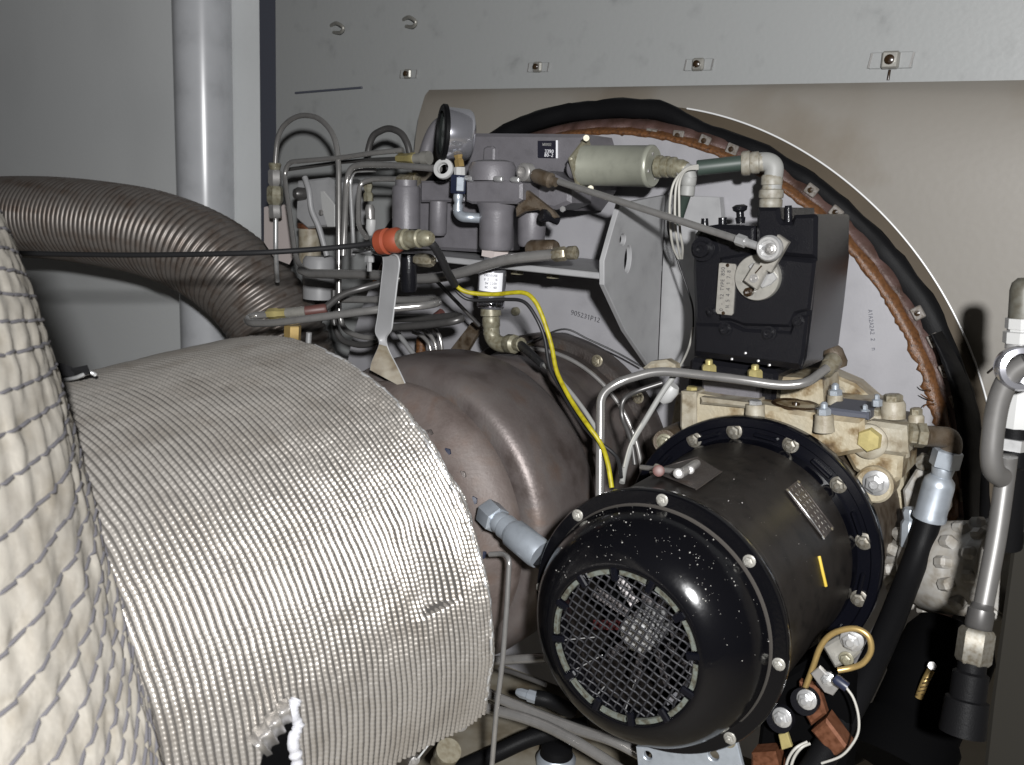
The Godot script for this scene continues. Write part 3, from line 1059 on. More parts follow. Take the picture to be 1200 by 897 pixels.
# ================================================================ bracket shelf
func circle_on(c: Vector3, u: Vector3, w: Vector3, ru: float, rw: float, n := 16) -> Array:
	var out := []
	for i in n:
		var a := TAU * i / n
		out.append(c + u * cos(a) * ru + w * sin(a) * rw)
	return out
func build_shelf():
	var X := -0.669
	var t := thing("grey_bracket", "grey painted bracket with a pierced gusset carrying a narrow shelf", "bracket", Vector3(X, -0.35, -1.49))
	var g := []
	for q in [[727, 239], [780, 229], [775, 330], [771, 424], [764, 434], [733, 388], [708, 334], [708, 306], [716, 277]]:
		g.append(atx(q[0], q[1], X))
	var mb := MB.new()
	mb.slab(g, Vector3(-0.008, 0, 0), 0.001, [circle_on(atx(730, 281, X), Vector3.BACK, Vector3.UP, 0.010, 0.009), circle_on(atx(736, 304, X), Vector3.BACK, Vector3.UP, 0.012, 0.022)])
	part(t, "gusset", mb, M.bracket)
	# mounting plate against the end plate
	mb = MB.new()
	mb.slab(flatpts([[780, 228], [843, 231], [846, 262], [846, 430], [771, 430]], -1.497), Vector3(0, 0, -0.020), 0.001)
	part(t, "mounting_plate", mb, M.bracket)
	# shelf
	var a := at(470, 290, -1.28)
	var b := at(708, 324, -1.28)
	var y := (a.y + b.y) / 2.0
	mb = MB.new()
	mb.box(Transform3D(Basis(), Vector3((a.x + X - 0.010) / 2.0, b.y, -1.395)), Vector3(X - 0.010 - a.x, 0.010, 0.235), 0.0015)
	var sh := part(t, "shelf", mb, M.bracket)
	for q in [[606, 325], [648, 328]]:
		var p := at(q[0], q[1], -1.34)
		mb = MB.new()
		mb.lathe(Vector3(p.x, b.y - 0.018, p.z), Vector3.UP, [[0.012, 0.0], [0.012, 0.013]], 6)
		part(sh, "nut", mb, M.greenish)

# ================================================================ valve block
func build_valve():
	var z := -1.34
	var t := thing("valve_block", "grey-purple cast valve block standing on the bracket shelf", "valve", at(560, 296, z))
	var mb := MB.new()
	mb.slab(flatpts([[520, 158], [552, 156], [684, 157], [690, 176], [690, 222], [672, 247], [640, 246], [520, 240]], -1.39), Vector3(0, 0, -0.10), 0.006)
	part(t, "body", mb, M.purple)
	mb = MB.new()
	mb.slab(flatpts([[462, 222], [495, 214], [548, 214], [562, 236], [562, 296], [462, 290]], -1.36), Vector3(0, 0, -0.13), 0.006)
	part(t, "lower_body", mb, M.purple)
	mb = MB.new()
	mb.slab(flatpts([[492, 212], [545, 212], [545, 237], [492, 237]], -1.335), Vector3(0, 0, -0.06), 0.004)
	part(t, "side_flange", mb, M.purple)
	mb = MB.new()
	turned(mb, at(476, 218, -1.33), at(476, 268, -1.33), [[15, 0], [16.5, 0.05], [16.5, 1.0]], 28)
	turned(mb, at(514, 236, -1.33), at(513, 276, -1.33), [[10.5, 0], [10.5, 0.9], [8, 1.0]], 24)
	turned(mb, at(476, 211, -1.33), at(476, 218, -1.33), [[13, 0], [13, 1]], 24)
	part(t, "side_barrel", mb, M.purple)
	mb = MB.new()
	mb.slab(flatpts([[565, 192], [566, 174], [570, 171], [576, 171], [579, 174], [579, 192]], -1.383), Vector3(0, 0, -0.02), 0.003)
	part(t, "boss", mb, M.purple)
	# regulator: cap, flange, barrel
	var reg := MB.new()
	turned(reg, at(577, 188, -1.30), at(577, 212, -1.30), [[17, 0], [25, 0.1], [28, 0.35], [28, 1.0]], 32)
	part(t, "cap", reg, M.purple)
	mb = MB.new()
	mb.slab(flatpts([[545, 211], [606, 211], [611, 215], [611, 234], [604, 239], [552, 239], [545, 236]], -1.272), Vector3(0, 0, -0.075), 0.004)
	part(t, "flange", mb, M.purple)
	mb = MB.new()
	turned(mb, at(582, 238, -1.30), at(581, 293, -1.30), [[24, 0], [21, 0.12], [20, 0.2], [20, 0.92], [18, 1.0]], 32)
	part(t, "barrel", mb, M.purple)
	mb = MB.new()
	turned(mb, at(581, 293, -1.30), at(580, 301, -1.30), [[17.5, 0], [17.5, 1]], 6)
	part(t, "base_nut", mb, M.pink_tag)
	mb = MB.new()
	turned(mb, at(624, 246, -1.345), at(622, 289, -1.345), [[16, 0], [17, 0.1], [16, 0.9], [14, 1]], 28)
	part(t, "rear_barrel", mb, M.purple)
	for q in [[550, 209], [584, 209.5], [604, 210.5]]:
		mb = MB.new()
		turned(mb, at(q[0] - 5, q[1], -1.268), at(q[0] + 5, q[1] + 0.5, -1.268), [[2.6, 0], [3.4, 0.1], [3.4, 0.9], [2.6, 1]], 6)
		part(t, "bolt", mb, M.bright)
	mb = MB.new()
	mb.slab(flatpts([[602, 205], [640, 200], [668, 214], [668, 238], [650, 246], [604, 236]], -1.325), Vector3(0, 0, -0.07), 0.006)
	part(t, "side_arm", mb, M.purple)
	# curved pipe beside the gauge
	mb = MB.new()
	mb.tube(curve(pts([[498, 185, -1.40], [503, 166, -1.40], [513, 148, -1.40], [528, 141, -1.41]])), 8.0 * mpp(at(505, 160, -1.4)), 16)
	part(t, "cast_elbow", mb, M.purple)
	# lever of the valve, bolts, knurled screw
	mb = MB.new()
	var lv := []
	for q in [[607, 226], [616, 223], [646, 247], [652, 255], [646, 257], [630, 246], [614, 248], [604, 254], [603, 244], [608, 236]]:
		lv.append(at(q[0], q[1], -1.285))
	mb.slab(lv, Vector3(0, 0, -0.012), 0.003)
	part(t, "lever", mb, M.brown_cast)
	bolt(t, at(607, 235, -1.283), Vector3(-0.2, 0, 1), 0.0066, M.steel, "plain", "pivot_bolt")
	mb = MB.new()
	turned(mb, at(634, 252, -1.275), at(654, 258, -1.30), [[7, 0], [8, 0.2], [5, 0.5], [6, 1]], 14)
	part(t, "adjusting_screw", mb, M.black_paint)
	for q in [[660, 245], [637, 257]]:
		bolt(t, at(q[0], q[1], -1.31), Vector3(0, -0.2, 1), 0.005, M.bright, "plain")
	# black data label
	mb = MB.new()
	mb.slab(flatpts([[630, 165], [651.5, 165], [651.5, 185.5], [630, 185]], -1.3865), Vector3(0, 0, -0.0025), 0.0004)
	var lab := part(t, "data_label", mb, M.label_black)
	mb = MB.new()
	mb.slab(flatpts([[651.5, 164.5], [653.2, 164.5], [653.2, 185.5], [651.5, 185.5]], -1.3862), Vector3(0, 0, -0.0022), 0.0)
	part(lab, "label_edge", mb, M.label_white)
	writing(lab, "label_writing", "W0002", at(641, 169.5, -1.3862), 0.0045, M.wire_grey)
	writing(lab, "label_writing", "3390", at(643.5, 177.5, -1.3862), 0.0056, M.label_white)
	writing(lab, "label_writing", "80-2", at(643.2, 182, -1.3862), 0.0056, M.label_white)
	# pressure switch hanging below
	var s := thing("pressure_switch", "chrome pressure switch with a pale label hanging under the valve block", "switch", at(575, 362, -1.30))
	mb = MB.new()
	turned(mb, at(578, 300, -1.30), at(577, 318, -1.30), [[11, 0], [11, 1]], 24)
	turned(mb, at(577.5, 314, -1.30), at(575, 361, -1.30), [[15.6, 0], [16.4, 0.03], [16.4, 0.72], [15.4, 0.74], [15.4, 0.78], [16.2, 0.8], [16.2, 0.97], [15, 1]], 36)
	part(s, "case", mb, M.chrome)
	mb = MB.new()
	var la := at(577.4, 318, -1.30)
	var lb := at(576, 340, -1.30)
	mb.lathe(la, lb - la, [[16.8 * mpp(la), 0.0], [16.8 * mpp(la), (lb - la).length()]], 16, -0.9, 0.95, Vector3(0.55, 0, 1))
	part(s, "label", mb, M.label_white)
	for k in 4:
		writing(s, "label_writing", ["PRESSURE", "0 2 - 16", "SW 220V", "NC / NO"][k], at(577, 321.5 + k * 4.6, -1.30) + Vector3(0.55, 0, 1).normalized() * 17.2 * mpp(la), 0.0036, M.blue, 0.0, Basis(Vector3.UP, 0.5))
	var e := thing("green_elbow_connector", "dirty greenish cable elbow plugged under the pressure switch", "connector", at(577, 400, -1.30))
	mb = MB.new()
	turned(mb, at(575, 360, -1.30), at(576, 392, -1.30), [[9, 0], [12, 0.05], [12.5, 0.3], [9.5, 0.34], [10.5, 0.42], [10.5, 0.7], [9.5, 0.74], [10, 1]], 20)
	part(e, "collar", mb, M.greenish)
	mb = MB.new()
	mb.tube(curve(pts([[576, 384, -1.30], [577, 395, -1.30], [583, 402, -1.30], [592, 404, -1.30], [598, 403, -1.30]])), 9.5 * mpp(at(576, 395, -1.3)), 16)
	part(e, "elbow", mb, M.greenish)
	mb = MB.new()
	turned(mb, at(594, 403, -1.30), at(612, 404, -1.29), [[10, 0], [11.5, 0.1], [11.5, 0.5], [8, 0.6], [8.5, 0.95], [6, 1]], 10)
	part(e, "gland_nut", mb, M.greenish)
	pipe("switch_cable", "grey cable running from the green elbow down to the yellow wire", "cable", [[608, 405, -1.29], [622, 415, -1.26], [640, 430, -1.21], [662, 452, -1.18], [684, 480, -1.15], [702, 508, -1.13]], 2.6, M.wire_grey, 0.0, true)
	mb = MB.new()
	turned(mb, at(610, 404, -1.288), at(636, 428, -1.212), [[5, 0], [5.5, 0.1], [4.5, 0.9], [3.5, 1]], 14)
	one("cable_sleeve", "black sleeve over the switch cable beside the green elbow", "sleeve", mb, M.wire_black)

# ================================================================ pressure gauge
func build_gauge():
	var z := -1.27
	var t := thing("pressure_gauge", "round chrome pressure gauge with a black rim above the valve block", "gauge", at(538, 196, z))
	var nrm := (eye * Vector3(-0.965, 0.02, 0.26)).normalized()
	var c := at(521, 156, z)
	var k := mpp(c)
	var mb := MB.new()
	mb.lathe(c, -nrm, [[29.5 * k, 0.0], [30 * k, 3 * k], [29.5 * k, 27 * k], [27 * k, 31 * k], [22 * k, 33 * k], [0.0, 33 * k]], 48)
	part(t, "case", mb, M.chrome)
	mb = MB.new()
	mb.lathe(c + nrm * 5 * k, -nrm, [[25 * k, 0.0], [31.5 * k, 0.0], [33 * k, 1.5 * k], [33 * k, 5.5 * k], [29.5 * k, 6.5 * k]], 48)
	part(t, "rim", mb, M.rubber)
	mb = MB.new()
	mb.lathe(c + nrm * 1 * k, nrm, [[27 * k, 0.0], [27 * k, 1.0 * k], [0.0, 1.0 * k]], 40)
	part(t, "dial", mb, M.glass)
	var st := thing("gauge_fitting", "stack of white and dark fittings holding up the pressure gauge", "fitting", at(540, 252, z))
	mb = MB.new()
	turned(mb, at(537, 182, z), at(539, 196, z), [[6, 0], [4.5, 0.3], [6, 0.45], [6, 1.0]], 6)
	part(st, "brass_nut", mb, M.brass)
	mb = MB.new()
	turned(mb, at(539, 196, z), at(539, 206, z), [[6.5, 0], [7, 0.1], [7, 1]], 8)
	part(st, "white_collar", mb, M.white)
	mb = MB.new()
	turned(mb, at(538, 205, z), at(537, 227, z), [[9.5, 0], [10, 0.05], [10, 0.95], [9, 1]], 6)
	part(st, "dark_nut", mb, M.blue)
	mb = MB.new()
	mb.box(Transform3D(Basis(Vector3.UP, 0.4), at(539.5, 216, z + 0.011)), Vector3(9, 16, 4) * k, 0.001)
	part(st, "silver_tag", mb, M.zinc)
	mb = MB.new()
	turned(mb, at(537, 226, z), at(537, 245, z), [[5, 0], [6, 0.2], [6, 0.4], [4.5, 0.6], [6, 1]], 12)
	mb.tube(curve(pts([[537, 240, z], [537, 249, z], [542, 254, z], [552, 255, z - 0.005], [564, 256, z - 0.02]])), 6.0 * k, 14)
	part(st, "elbow", mb, M.zinc)

# ================================================================ solenoid
func build_solenoid():
	var t := thing("solenoid", "olive-silver solenoid cylinder bolted by a square flange to the valve block", "solenoid", at(720, 220, -1.36))
	var z := -1.36
	var a := at(686, 194, z)
	var b := at(766, 195, z)
	var mb := MB.new()
	turned(mb, a, b, [[24, -0.02], [24, 0.02], [23.5, 0.03], [23.5, 0.93], [24.2, 0.94], [24.2, 0.98], [22.5, 1.0]], 40)
	part(t, "body", mb, M.solenoid)
	var d := (b - a).normalized()
	var k := mpp(b)
	for i in 4:
		var an := TAU * i / 4.0 + 0.4
		bolt(t, b + (Vector3.UP * cos(an) + d.cross(Vector3.UP) * sin(an)) * 15.0 * k, d, 2.2 * k, M.steel, "plain", "screw")
	mb = MB.new()
	mb.box(Transform3D(Basis(d, Vector3.UP, d.cross(Vector3.UP)).rotated(d, 0.62), at(683, 193, z)), Vector3(7, 50, 50) * k, 0.003)
	part(t, "flange", mb, M.greenish)
	for q in [[687, 162], [670, 197], [697, 197], [692, 221]]:
		bolt(t, at(q[0], q[1], z + 0.018), Vector3(0.5, 0, 0.8), 0.0058, M.greenish, "plain")
	mb = MB.new()
	turned(mb, at(667, 198, z + 0.01), at(684, 197, z + 0.01), [[8, 0], [12, 0.2], [12, 1]], 16)
	part(t, "spigot", mb, M.purple)
	mb = MB.new()
	turned(mb, at(768, 195, z), at(806, 197, z), [[10, 0], [13, 0.06], [13, 0.2], [10.5, 0.22], [12.5, 0.3], [12.5, 0.42], [10.5, 0.44], [12, 0.5], [12, 0.62], [9.5, 0.65], [9.5, 0.85], [7, 1]], 16)
	part(t, "plug", mb, M.greenish)
	var e := thing("conduit_drop", "short grey conduit end where the white wires leave the solenoid plug", "conduit", at(805, 228, z))
	mb = MB.new()
	mb.tube(curve(pts([[796, 199, z], [806, 200, z], [809, 210, z]])), 8.0 * k, 14)
	turned(mb, at(808, 206, z), at(805, 230, z), [[7.5, 0], [9, 0.1], [9, 0.45], [8, 0.5], [8.6, 0.6], [8.6, 0.95], [7, 1]], 18)
	part(e, "fitting", mb, M.wire_grey)
	mb = MB.new()
	turned(mb, at(804, 228, z), at(795, 262, z - 0.03), [[6, 0], [5, 0.5], [4, 1]], 14)
	part(e, "tail", mb, M.green_sleeve)
	# sleeve and elbow to the actuator
	var c := thing("conduit_elbow", "cream conduit elbow on top of the black actuator with a dark sleeve", "conduit", at(904, 246, -1.40))
	mb = MB.new()
	turned(mb, at(817, 197, z), at(872, 191, -1.39), [[8.5, 0], [9, 0.03], [9, 1]], 20)
	part(c, "dark_sleeve", mb, M.green_sleeve)
	mb = MB.new()
	turned(mb, at(869, 192, -1.39), at(896, 190, -1.40), [[13, 0], [14.5, 0.1], [14.5, 0.35], [12, 0.4], [13, 0.5], [13, 0.75], [11, 0.8], [11, 1]], 12)
	part(c, "gland_nut", mb, M.pvc)
	mb = MB.new()
	mb.tube(curve(pts([[888, 190, -1.40], [900, 190, -1.40], [907, 196, -1.40], [906, 210, -1.40], [905, 222, -1.40]])), 11.0 * mpp(at(900, 200, -1.4)), 18)
	part(c, "elbow", mb, M.wire_grey)
	mb = MB.new()
	turned(mb, at(905, 205, -1.40), at(903, 246, -1.40), [[11, 0], [12.5, 0.06], [12.5, 0.28], [11, 0.3], [11.5, 0.4], [14, 0.44], [14.5, 0.6], [14, 0.66], [12, 0.68], [13.5, 0.72], [13.5, 0.9], [11, 1]], 14)
	part(c, "union_nut", mb, M.pvc)
	# control rod
	var r := thing("control_rod", "long thin steel control rod slanting from the valve block to the actuator lever", "rod", at(760, 245, -1.26))
	mb = MB.new()
	var ra := at(655, 213, -1.265)
	var rb := at(862, 280, -1.225)
	mb.tube([ra, rb], 3.9 * mpp(ra), 14)
	part(r, "shaft", mb, M.tube)
	mb = MB.new()
	turned(mb, at(864, 280.5, -1.225), at(874, 284, -1.223), [[7, 0], [7, 1]], 6)
	turned(mb, at(874, 284, -1.223), at(899, 292, -1.22), [[5, 0], [4.5, 0.6], [6, 1]], 14)
	part(r, "rod_end_shank", mb, M.bright)
	mb = MB.new()
	mb.lathe(at(904, 291, -1.226), Vector3.BACK, [[0.008, 0], [0.015, 0], [0.0172, 0.003], [0.0172, 0.010], [0.015, 0.013], [0.0115, 0.013], [0.0105, 0.009], [0.0, 0.009]], 28)
	part(r, "rod_eye", mb, M.bright)
	bolt(r, at(903, 292, -1.216), Vector3.BACK, 0.0058, M.steel, "hex", "eye_bolt")
	mb = MB.new()
	turned(mb, at(626, 205, -1.27), at(652, 214, -1.265), [[7, 0], [9, 0.15], [9, 0.75], [6, 0.8], [5.5, 1]], 12)
	part(r, "rear_shank", mb, M.brown_cast)
	mb = MB.new()
	mb.lathe(at(617, 202, -1.275), Vector3(-0.2, 0, 1), [[0.0, -0.006], [0.0145, -0.006], [0.0145, 0.008], [0.011, 0.011], [0.0085, 0.011], [0.0075, 0.006], [0.0, 0.006]], 24)
	part(r, "rear_eye", mb, M.steel)

# ================================================================ bent tubes at the left
func build_tubes():
	var G := "bent steel tubes left of the valve block"
	var t := thing("arched_tube", "tallest steel tube, bent in a wide arch beside the slate strip", "tube", at(397, 370, -1.36), G)
	rod(t, "tube", [[323, 258, -1.40], [322, 192, -1.40], [326, 152, -1.40], [348, 134, -1.39], [374, 137, -1.38], [392, 158, -1.37], [397, 190, -1.36], [397, 290, -1.34], [397, 366, -1.33], [402, 386, -1.33], [420, 395, -1.33], [444, 397, -1.34]], 3.3, M.tube, 0.05)
	var mb := MB.new()
	turned(mb, at(322, 191, -1.40), at(322, 199, -1.40), [[6.5, 0], [7.5, 0.2], [6, 1]], 16)
	part(t, "collar", mb, M.greenish)
	mb = MB.new()
	turned(mb, at(322, 218, -1.40), at(322, 240, -1.40), [[7.5, 0], [9.5, 0.15], [9.5, 0.8], [7, 1]], 6)
	part(t, "collar", mb, M.greenish)
	mb = MB.new()
	turned(mb, at(322, 199, -1.40), at(322, 218, -1.40), [[6.5, 0], [8, 0.1], [8, 0.8], [6, 1]], 6)
	part(t, "tube_nut", mb, M.steel)
	mb = MB.new()
	turned(mb, at(322, 240, -1.40), at(323, 256, -1.40), [[6.5, 0], [7.5, 0.1], [7.5, 0.9], [6, 1]], 6)
	part(t, "tube_nut", mb, M.steel)
	rod(t, "lower_tube", [[323, 255, -1.40], [323, 300, -1.40], [325, 330, -1.42]], 2.8, M.bright)
	mb = MB.new()
	mb.slab(flatpts([[309, 243], [318, 240], [333, 240], [340, 252], [343, 300], [338, 310], [322, 304], [309, 284]], -1.47), Vector3(0, 0, -0.003), 0.0006)
	one("hanging_tag", "pinkish paper tag hanging behind the tallest arched tube", "tag", mb, M.pink_tag)
	pipe("square_bent_tube", "steel tube bent square, leaning beside the arched tube fitting", "tube", [[360, 320, -1.27], [347, 306, -1.29], [333, 205, -1.36], [338, 190, -1.36], [399, 185, -1.36], [440, 179, -1.36], [472, 176, -1.37]], 2.9, M.tube, 0.025, false, G)
	pipe("tube_with_shade", "dark tube running to the brass nut, its left half drawn as the shadow of the square bent tube", "tube", [[335, 199, -1.42], [400, 190, -1.41], [440, 187, -1.39], [468, 186, -1.37]], 2.4, M.tube_dark, 0.02, false, G)  # left half stands for the shadow under the square bent tube
	var f := thing("tube_fitting", "bright brass coloured tube nut left of the pressure gauge", "fitting", at(478, 187, -1.37))
	mb = MB.new()
	turned(mb, at(465, 186, -1.37), at(486, 186, -1.37), [[4, 0], [6, 0.1], [6, 0.7], [7, 0.75], [7, 1]], 6)
	part(f, "nut", mb, M.gold)
	mb = MB.new()
	turned(mb, at(486, 186, -1.37), at(503, 185, -1.37), [[6, 0], [6, 0.5], [8, 0.55], [8, 1]], 12)
	part(f, "stub", mb, M.aluminium)
	pipe("tall_loop_tube", "steel tube that turns from a white ring and drops beside the orange boot", "tube", [[516, 198, -1.28], [490, 196, -1.28], [450, 193, -1.29], [425, 193, -1.29], [411, 196, -1.29], [406, 212, -1.29], [404, 260, -1.27], [402, 300, -1.26]], 3.7, M.tube, 0.03, false, G)
	mb = MB.new()
	mb.lathe(at(521, 199, -1.262), eye * Vector3(-0.3, 0.1, 1), [[0.009, 0], [0.0165, 0.0], [0.0175, 0.004], [0.0165, 0.008], [0.010, 0.009], [0.009, 0.005]], 24)
	one("white_ring_union", "white ring union at the end of a dark tube below the gauge", "union", mb, M.white)
	pipe("parallel_drop_tube", "thin steel tube dropping just right of the tall loop tube", "tube", [[414, 300, -1.30], [414, 282, -1.31], [410, 212, -1.33], [414, 200, -1.33], [440, 199, -1.34]], 2.6, M.bright, 0.02, false, G)
	pipe("short_hook_tube", "short hooked tube curling down to the white cap above the orange boot", "tube", [[468, 210, -1.36], [438, 210, -1.36], [422, 214, -1.35], [420, 232, -1.34], [420, 266, -1.32], [430, 279, -1.31]], 3.1, M.tube, 0.02, false, G)
	f = thing("grey_tube_fitting", "grey hexagonal tube fitting on the side barrel of the valve block", "fitting", at(478, 212, -1.36))
	mb = MB.new()
	turned(mb, at(466, 210, -1.36), at(490, 211, -1.36), [[4, 0], [6, 0.1], [6, 0.5], [8, 0.55], [8, 0.95], [6, 1]], 6)
	part(f, "nut", mb, M.nickel)
	pipe("small_arch_tube", "smaller dark arched tube rising left of the pressure gauge", "tube", [[430, 188, -1.43], [432, 172, -1.43], [437, 158, -1.43], [455, 149, -1.43], [471, 156, -1.43], [478, 170, -1.43], [480, 180, -1.43]], 4.0, M.tube_dark, 0.04, false, G)
	# stack of nuts under the arch
	f = thing("stacked_nut_fitting", "small stem of stacked nuts between the drop tubes", "fitting", at(433, 270, -1.38))
	mb = MB.new()
	turned(mb, at(431, 214, -1.38), at(432, 236, -1.38), [[5, 0], [6, 0.2], [4, 0.5], [6, 0.6], [6, 1]], 6)
	part(f, "nut", mb, M.greenish)
	mb = MB.new()
	turned(mb, at(433, 240, -1.38), at(434, 258, -1.38), [[4, 0], [6, 0.3], [5, 1]], 12)
	part(f, "stem", mb, M.steel)
	mb = MB.new()
	turned(mb, at(435, 257, -1.30), at(434, 276, -1.30), [[5.5, 0], [6, 0.1], [6, 0.6], [2, 1]], 14)
	part(f, "white_cap", mb, M.white)
	# thick pressure pipe along the shelf
	t = thing("shelf_pipe", "thick dark steel pipe running along the front of the bracket shelf", "pipe", at(560, 320, -1.22))
	rod(t, "pipe", [[352, 316, -1.27], [362, 321, -1.27], [443, 322, -1.25], [490, 328, -1.24], [530, 323, -1.23], [560, 314, -1.225], [592, 304, -1.225], [654, 298, -1.24]], 6.2, M.tube, 0.10)
	mb = MB.new()
	turned(mb, at(648, 299, -1.24), at(664, 297, -1.24), [[7, 0], [8.5, 0.1], [8.5, 0.9], [7, 1]], 6)
	turned(mb, at(664, 297, -1.24), at(676, 296, -1.24), [[6, 0], [8, 0.2], [8, 0.9], [6, 1]], 14)
	part(t, "end_nut", mb, M.nickel)
	mb = MB.new()
	turned(mb, at(620, 292, -1.30), at(652, 292, -1.30), [[9, 0], [11, 0.1], [11, 0.9], [9, 1]], 16)
	part(t, "tee", mb, M.brown_cast)
	# hairpin with the red-brown sleeve
	t = thing("hairpin_tube", "long hairpin tube with a red-brown sleeve resting above the mesh blanket", "tube", at(300, 378, -1.03), G)
	rod(t, "tube", [[315, 369, -1.08], [298, 370, -1.07], [289, 374, -1.05], [292, 379, -1.03], [320, 379, -1.03], [360, 374, -1.04], [443, 363, -1.08], [500, 358, -1.13], [514, 355, -1.16], [512, 351, -1.19], [480, 352, -1.2], [400, 351, -1.2]], 4.8, M.tube, 0.02)
	mb = MB.new()
	turned(mb, at(313, 368, -1.08), at(336, 367, -1.09), [[5, 0], [6.5, 0.1], [6.5, 0.5], [5.5, 0.6], [5.5, 1]], 6)
	part(t, "pale_nut", mb, M.gold)
	mb = MB.new()
	turned(mb, at(336, 367, -1.09), at(359, 365, -1.10), [[6, 0], [6, 1]], 14)
	part(t, "grey_sleeve", mb, M.aluminium)
	mb = MB.new()
	turned(mb, at(358, 365, -1.10), at(383, 362, -1.12), [[6.5, 0], [6.5, 0.9], [5, 1]], 14)
	part(t, "red_sleeve", mb, M.maroon)
	rod(t, "return_tube", [[380, 362, -1.12], [400, 345, -1.15], [424, 338, -1.18], [450, 331, -1.2], [470, 326, -1.22]], 4.2, M.tube_dark, 0.03)
	pipe("low_hairpin_tube", "short dark hairpin tube behind the twisted strap", "tube", [[462, 384, -1.20], [500, 381, -1.20], [530, 377, -1.2], [541, 374, -1.21], [538, 370, -1.23], [505, 373, -1.25], [460, 374, -1.26]], 4.6, M.tube_dark, 0.02, false, G)
	pipe("slanting_tube", "bright straight tube slanting down right of the twisted strap", "tube", [[458, 380, -1.28], [489, 421, -1.26]], 3.0, M.bright, 0.02, false, G)
	pipe("dark_looping_tube", "dark tube looping under the arched tube onto the blanket", "tube", [[391, 340, -1.28], [391, 382, -1.28], [400, 400, -1.28], [425, 406, -1.28], [444, 400, -1.28]], 3.6, M.tube_dark, 0.04, false, G)
	for k in 3:
		pipe("knee_tube", ["leftmost of three small knee-bent tubes above the turbine", "middle one of three small knee-bent tubes above the turbine", "rightmost of three small knee-bent tubes above the turbine"][k], "tube", [[484 + k * 12, 389 - k * 2, -1.33], [494 + k * 10, 393 - k, -1.33], [503 + k * 7, 402, -1.33], [507 + k * 6, 425, -1.33]], 2.4, M.tube, 0.015, false, G)
	mb = MB.new()
	turned(mb, at(504, 378, -1.27), at(518, 366, -1.27), [[5, 0], [6, 0.2], [5, 1]], 8)
	one("maroon_fitting", "small maroon fitting at the end of the hairpin tubes", "fitting", mb, M.maroon)
	mb = MB.new()
	turned(mb, at(343, 381, -1.05), at(342, 408, -1.05), [[9, 0], [10, 0.05], [10, 0.95], [9, 1]], 6)
	one("brass_hex_fitting", "square brass hex fitting standing on top of the mesh blanket", "fitting", mb, M.brass)
	mb = MB.new()
	turned(mb, at(362, 390, -1.10), at(361, 406, -1.10), [[3.5, 0], [3.5, 1]], 12)
	one("steel_stub", "short bright steel stub beside the brass hex fitting", "stub", mb, M.bright)
	# strap
	t = thing("twisted_strap", "pale grey metal strap, twisted near its foot on the turbine flange", "strap", at(455, 450, -1.06))
	mb = MB.new()
	var A := [[413, 292, -1.16], [440, 297, -1.10], [449, 303, -1.075], [447, 330, -1.07], [443, 368, -1.065], [440, 388, -1.06], [444, 398, -1.055], [444, 406, -1.05], [436, 424, -1.04], [434, 434, -1.035]]
	var B := [[413, 296, -1.13], [455, 297, -1.07], [467, 304, -1.06], [465, 330, -1.06], [460, 372, -1.055], [458, 386, -1.055], [452, 396, -1.06], [455, 410, -1.065], [468, 436, -1.06], [478, 458, -1.06]]
	var rows := []
	var ca := curve(pts(A), 5)
	var cb := curve(pts(B), 5)
	for side in [0.0, 1.0]:
		rows = []
		for i in ca.size():
			var off: Vector3 = Vector3(-0.3, -0.4, -0.8).normalized() * 0.003 * side
			rows.append(PackedVector3Array([ca[i] + off, (ca[i] as Vector3).lerp(cb[i], 0.5) + off, cb[i] + off]))
		mb.sheet(rows, false, Vector3(-0.9, -0.3, -1.6) if side == 0.0 else Vector3.ZERO)
	for k in 2:
		var edge: Array = ca if k == 0 else cb
		var lip := []
		for i in edge.size():
			lip.append(edge[i] + Vector3(-0.3, -0.4, -0.8).normalized() * 0.0015)
		mb.tube(lip, 0.0016, 6)
	part(t, "strap", mb, M.bracket)
	mb = MB.new()
	rows = []
	for i in range(int(ca.size() * 0.74), ca.size()):
		var fw := Vector3(0.3, 0.4, 0.8).normalized() * 0.0012
		rows.append(PackedVector3Array([ca[i] + fw, (ca[i] as Vector3).lerp(cb[i], 0.5) + fw, cb[i] + fw]))
	mb.sheet(rows, false, Vector3(-0.9, -0.3, -1.6))
	part(t, "stained_foot", mb, M.stained)
	bolt(t, at(433, 294, -1.11), Vector3(0.1, 1, 0.1), 0.006, M.bright, "hex", "strap_bolt")
	mb = MB.new()
	turned(mb, at(433, 300, -1.12), at(433, 318, -1.12), [[5, 0], [6, 0.1], [6, 0.4], [3, 0.45], [3, 1]], 6)
	part(t, "strap_nut", mb, M.bright)
	mb = MB.new()
	turned(mb, at(479, 297, -1.16), at(479, 342, -1.16), [[9, 0], [9.5, 0.1], [9.5, 0.9], [8, 1]], 20)
	one("dark_canister", "small dark upright cylinder behind the twisted strap", "canister", mb, M.black_paint)
	mb = MB.new()
	turned(mb, at(487, 304, -1.15), at(508, 306, -1.15), [[6, 0], [8, 0.2], [8, 0.8], [6, 1]], 6)
	one("pale_union_nut", "pale union nut right of the small dark cylinder", "fitting", mb, M.nickel)
	pipe("rod_shadow", "thin dark line drawn as the shadow of a rod, slanting from the shelf pipe to the green elbow", "rod", [[512, 330, -1.3], [562, 382, -1.36]], 2.2, M.tube_dark)  # dark rod drawn in place of a cast shadow
	mb = MB.new()
	mb.slab(flatpts([[528, 409], [552, 378], [563, 385], [546, 414]], -1.44), Vector3(0, 0, -0.01), 0.001)
	one("olive_stay", "short olive brown stay plate standing behind the turbine bulge", "plate", mb, M.brown_cast)
	mb = MB.new()
	turned(mb, at(494, 395, -1.42), at(492, 430, -1.42), [[6, 0], [6, 1]], 12)
	one("orange_plug", "small orange plug in the dark behind the twisted strap", "plug", mb, M.sealant)
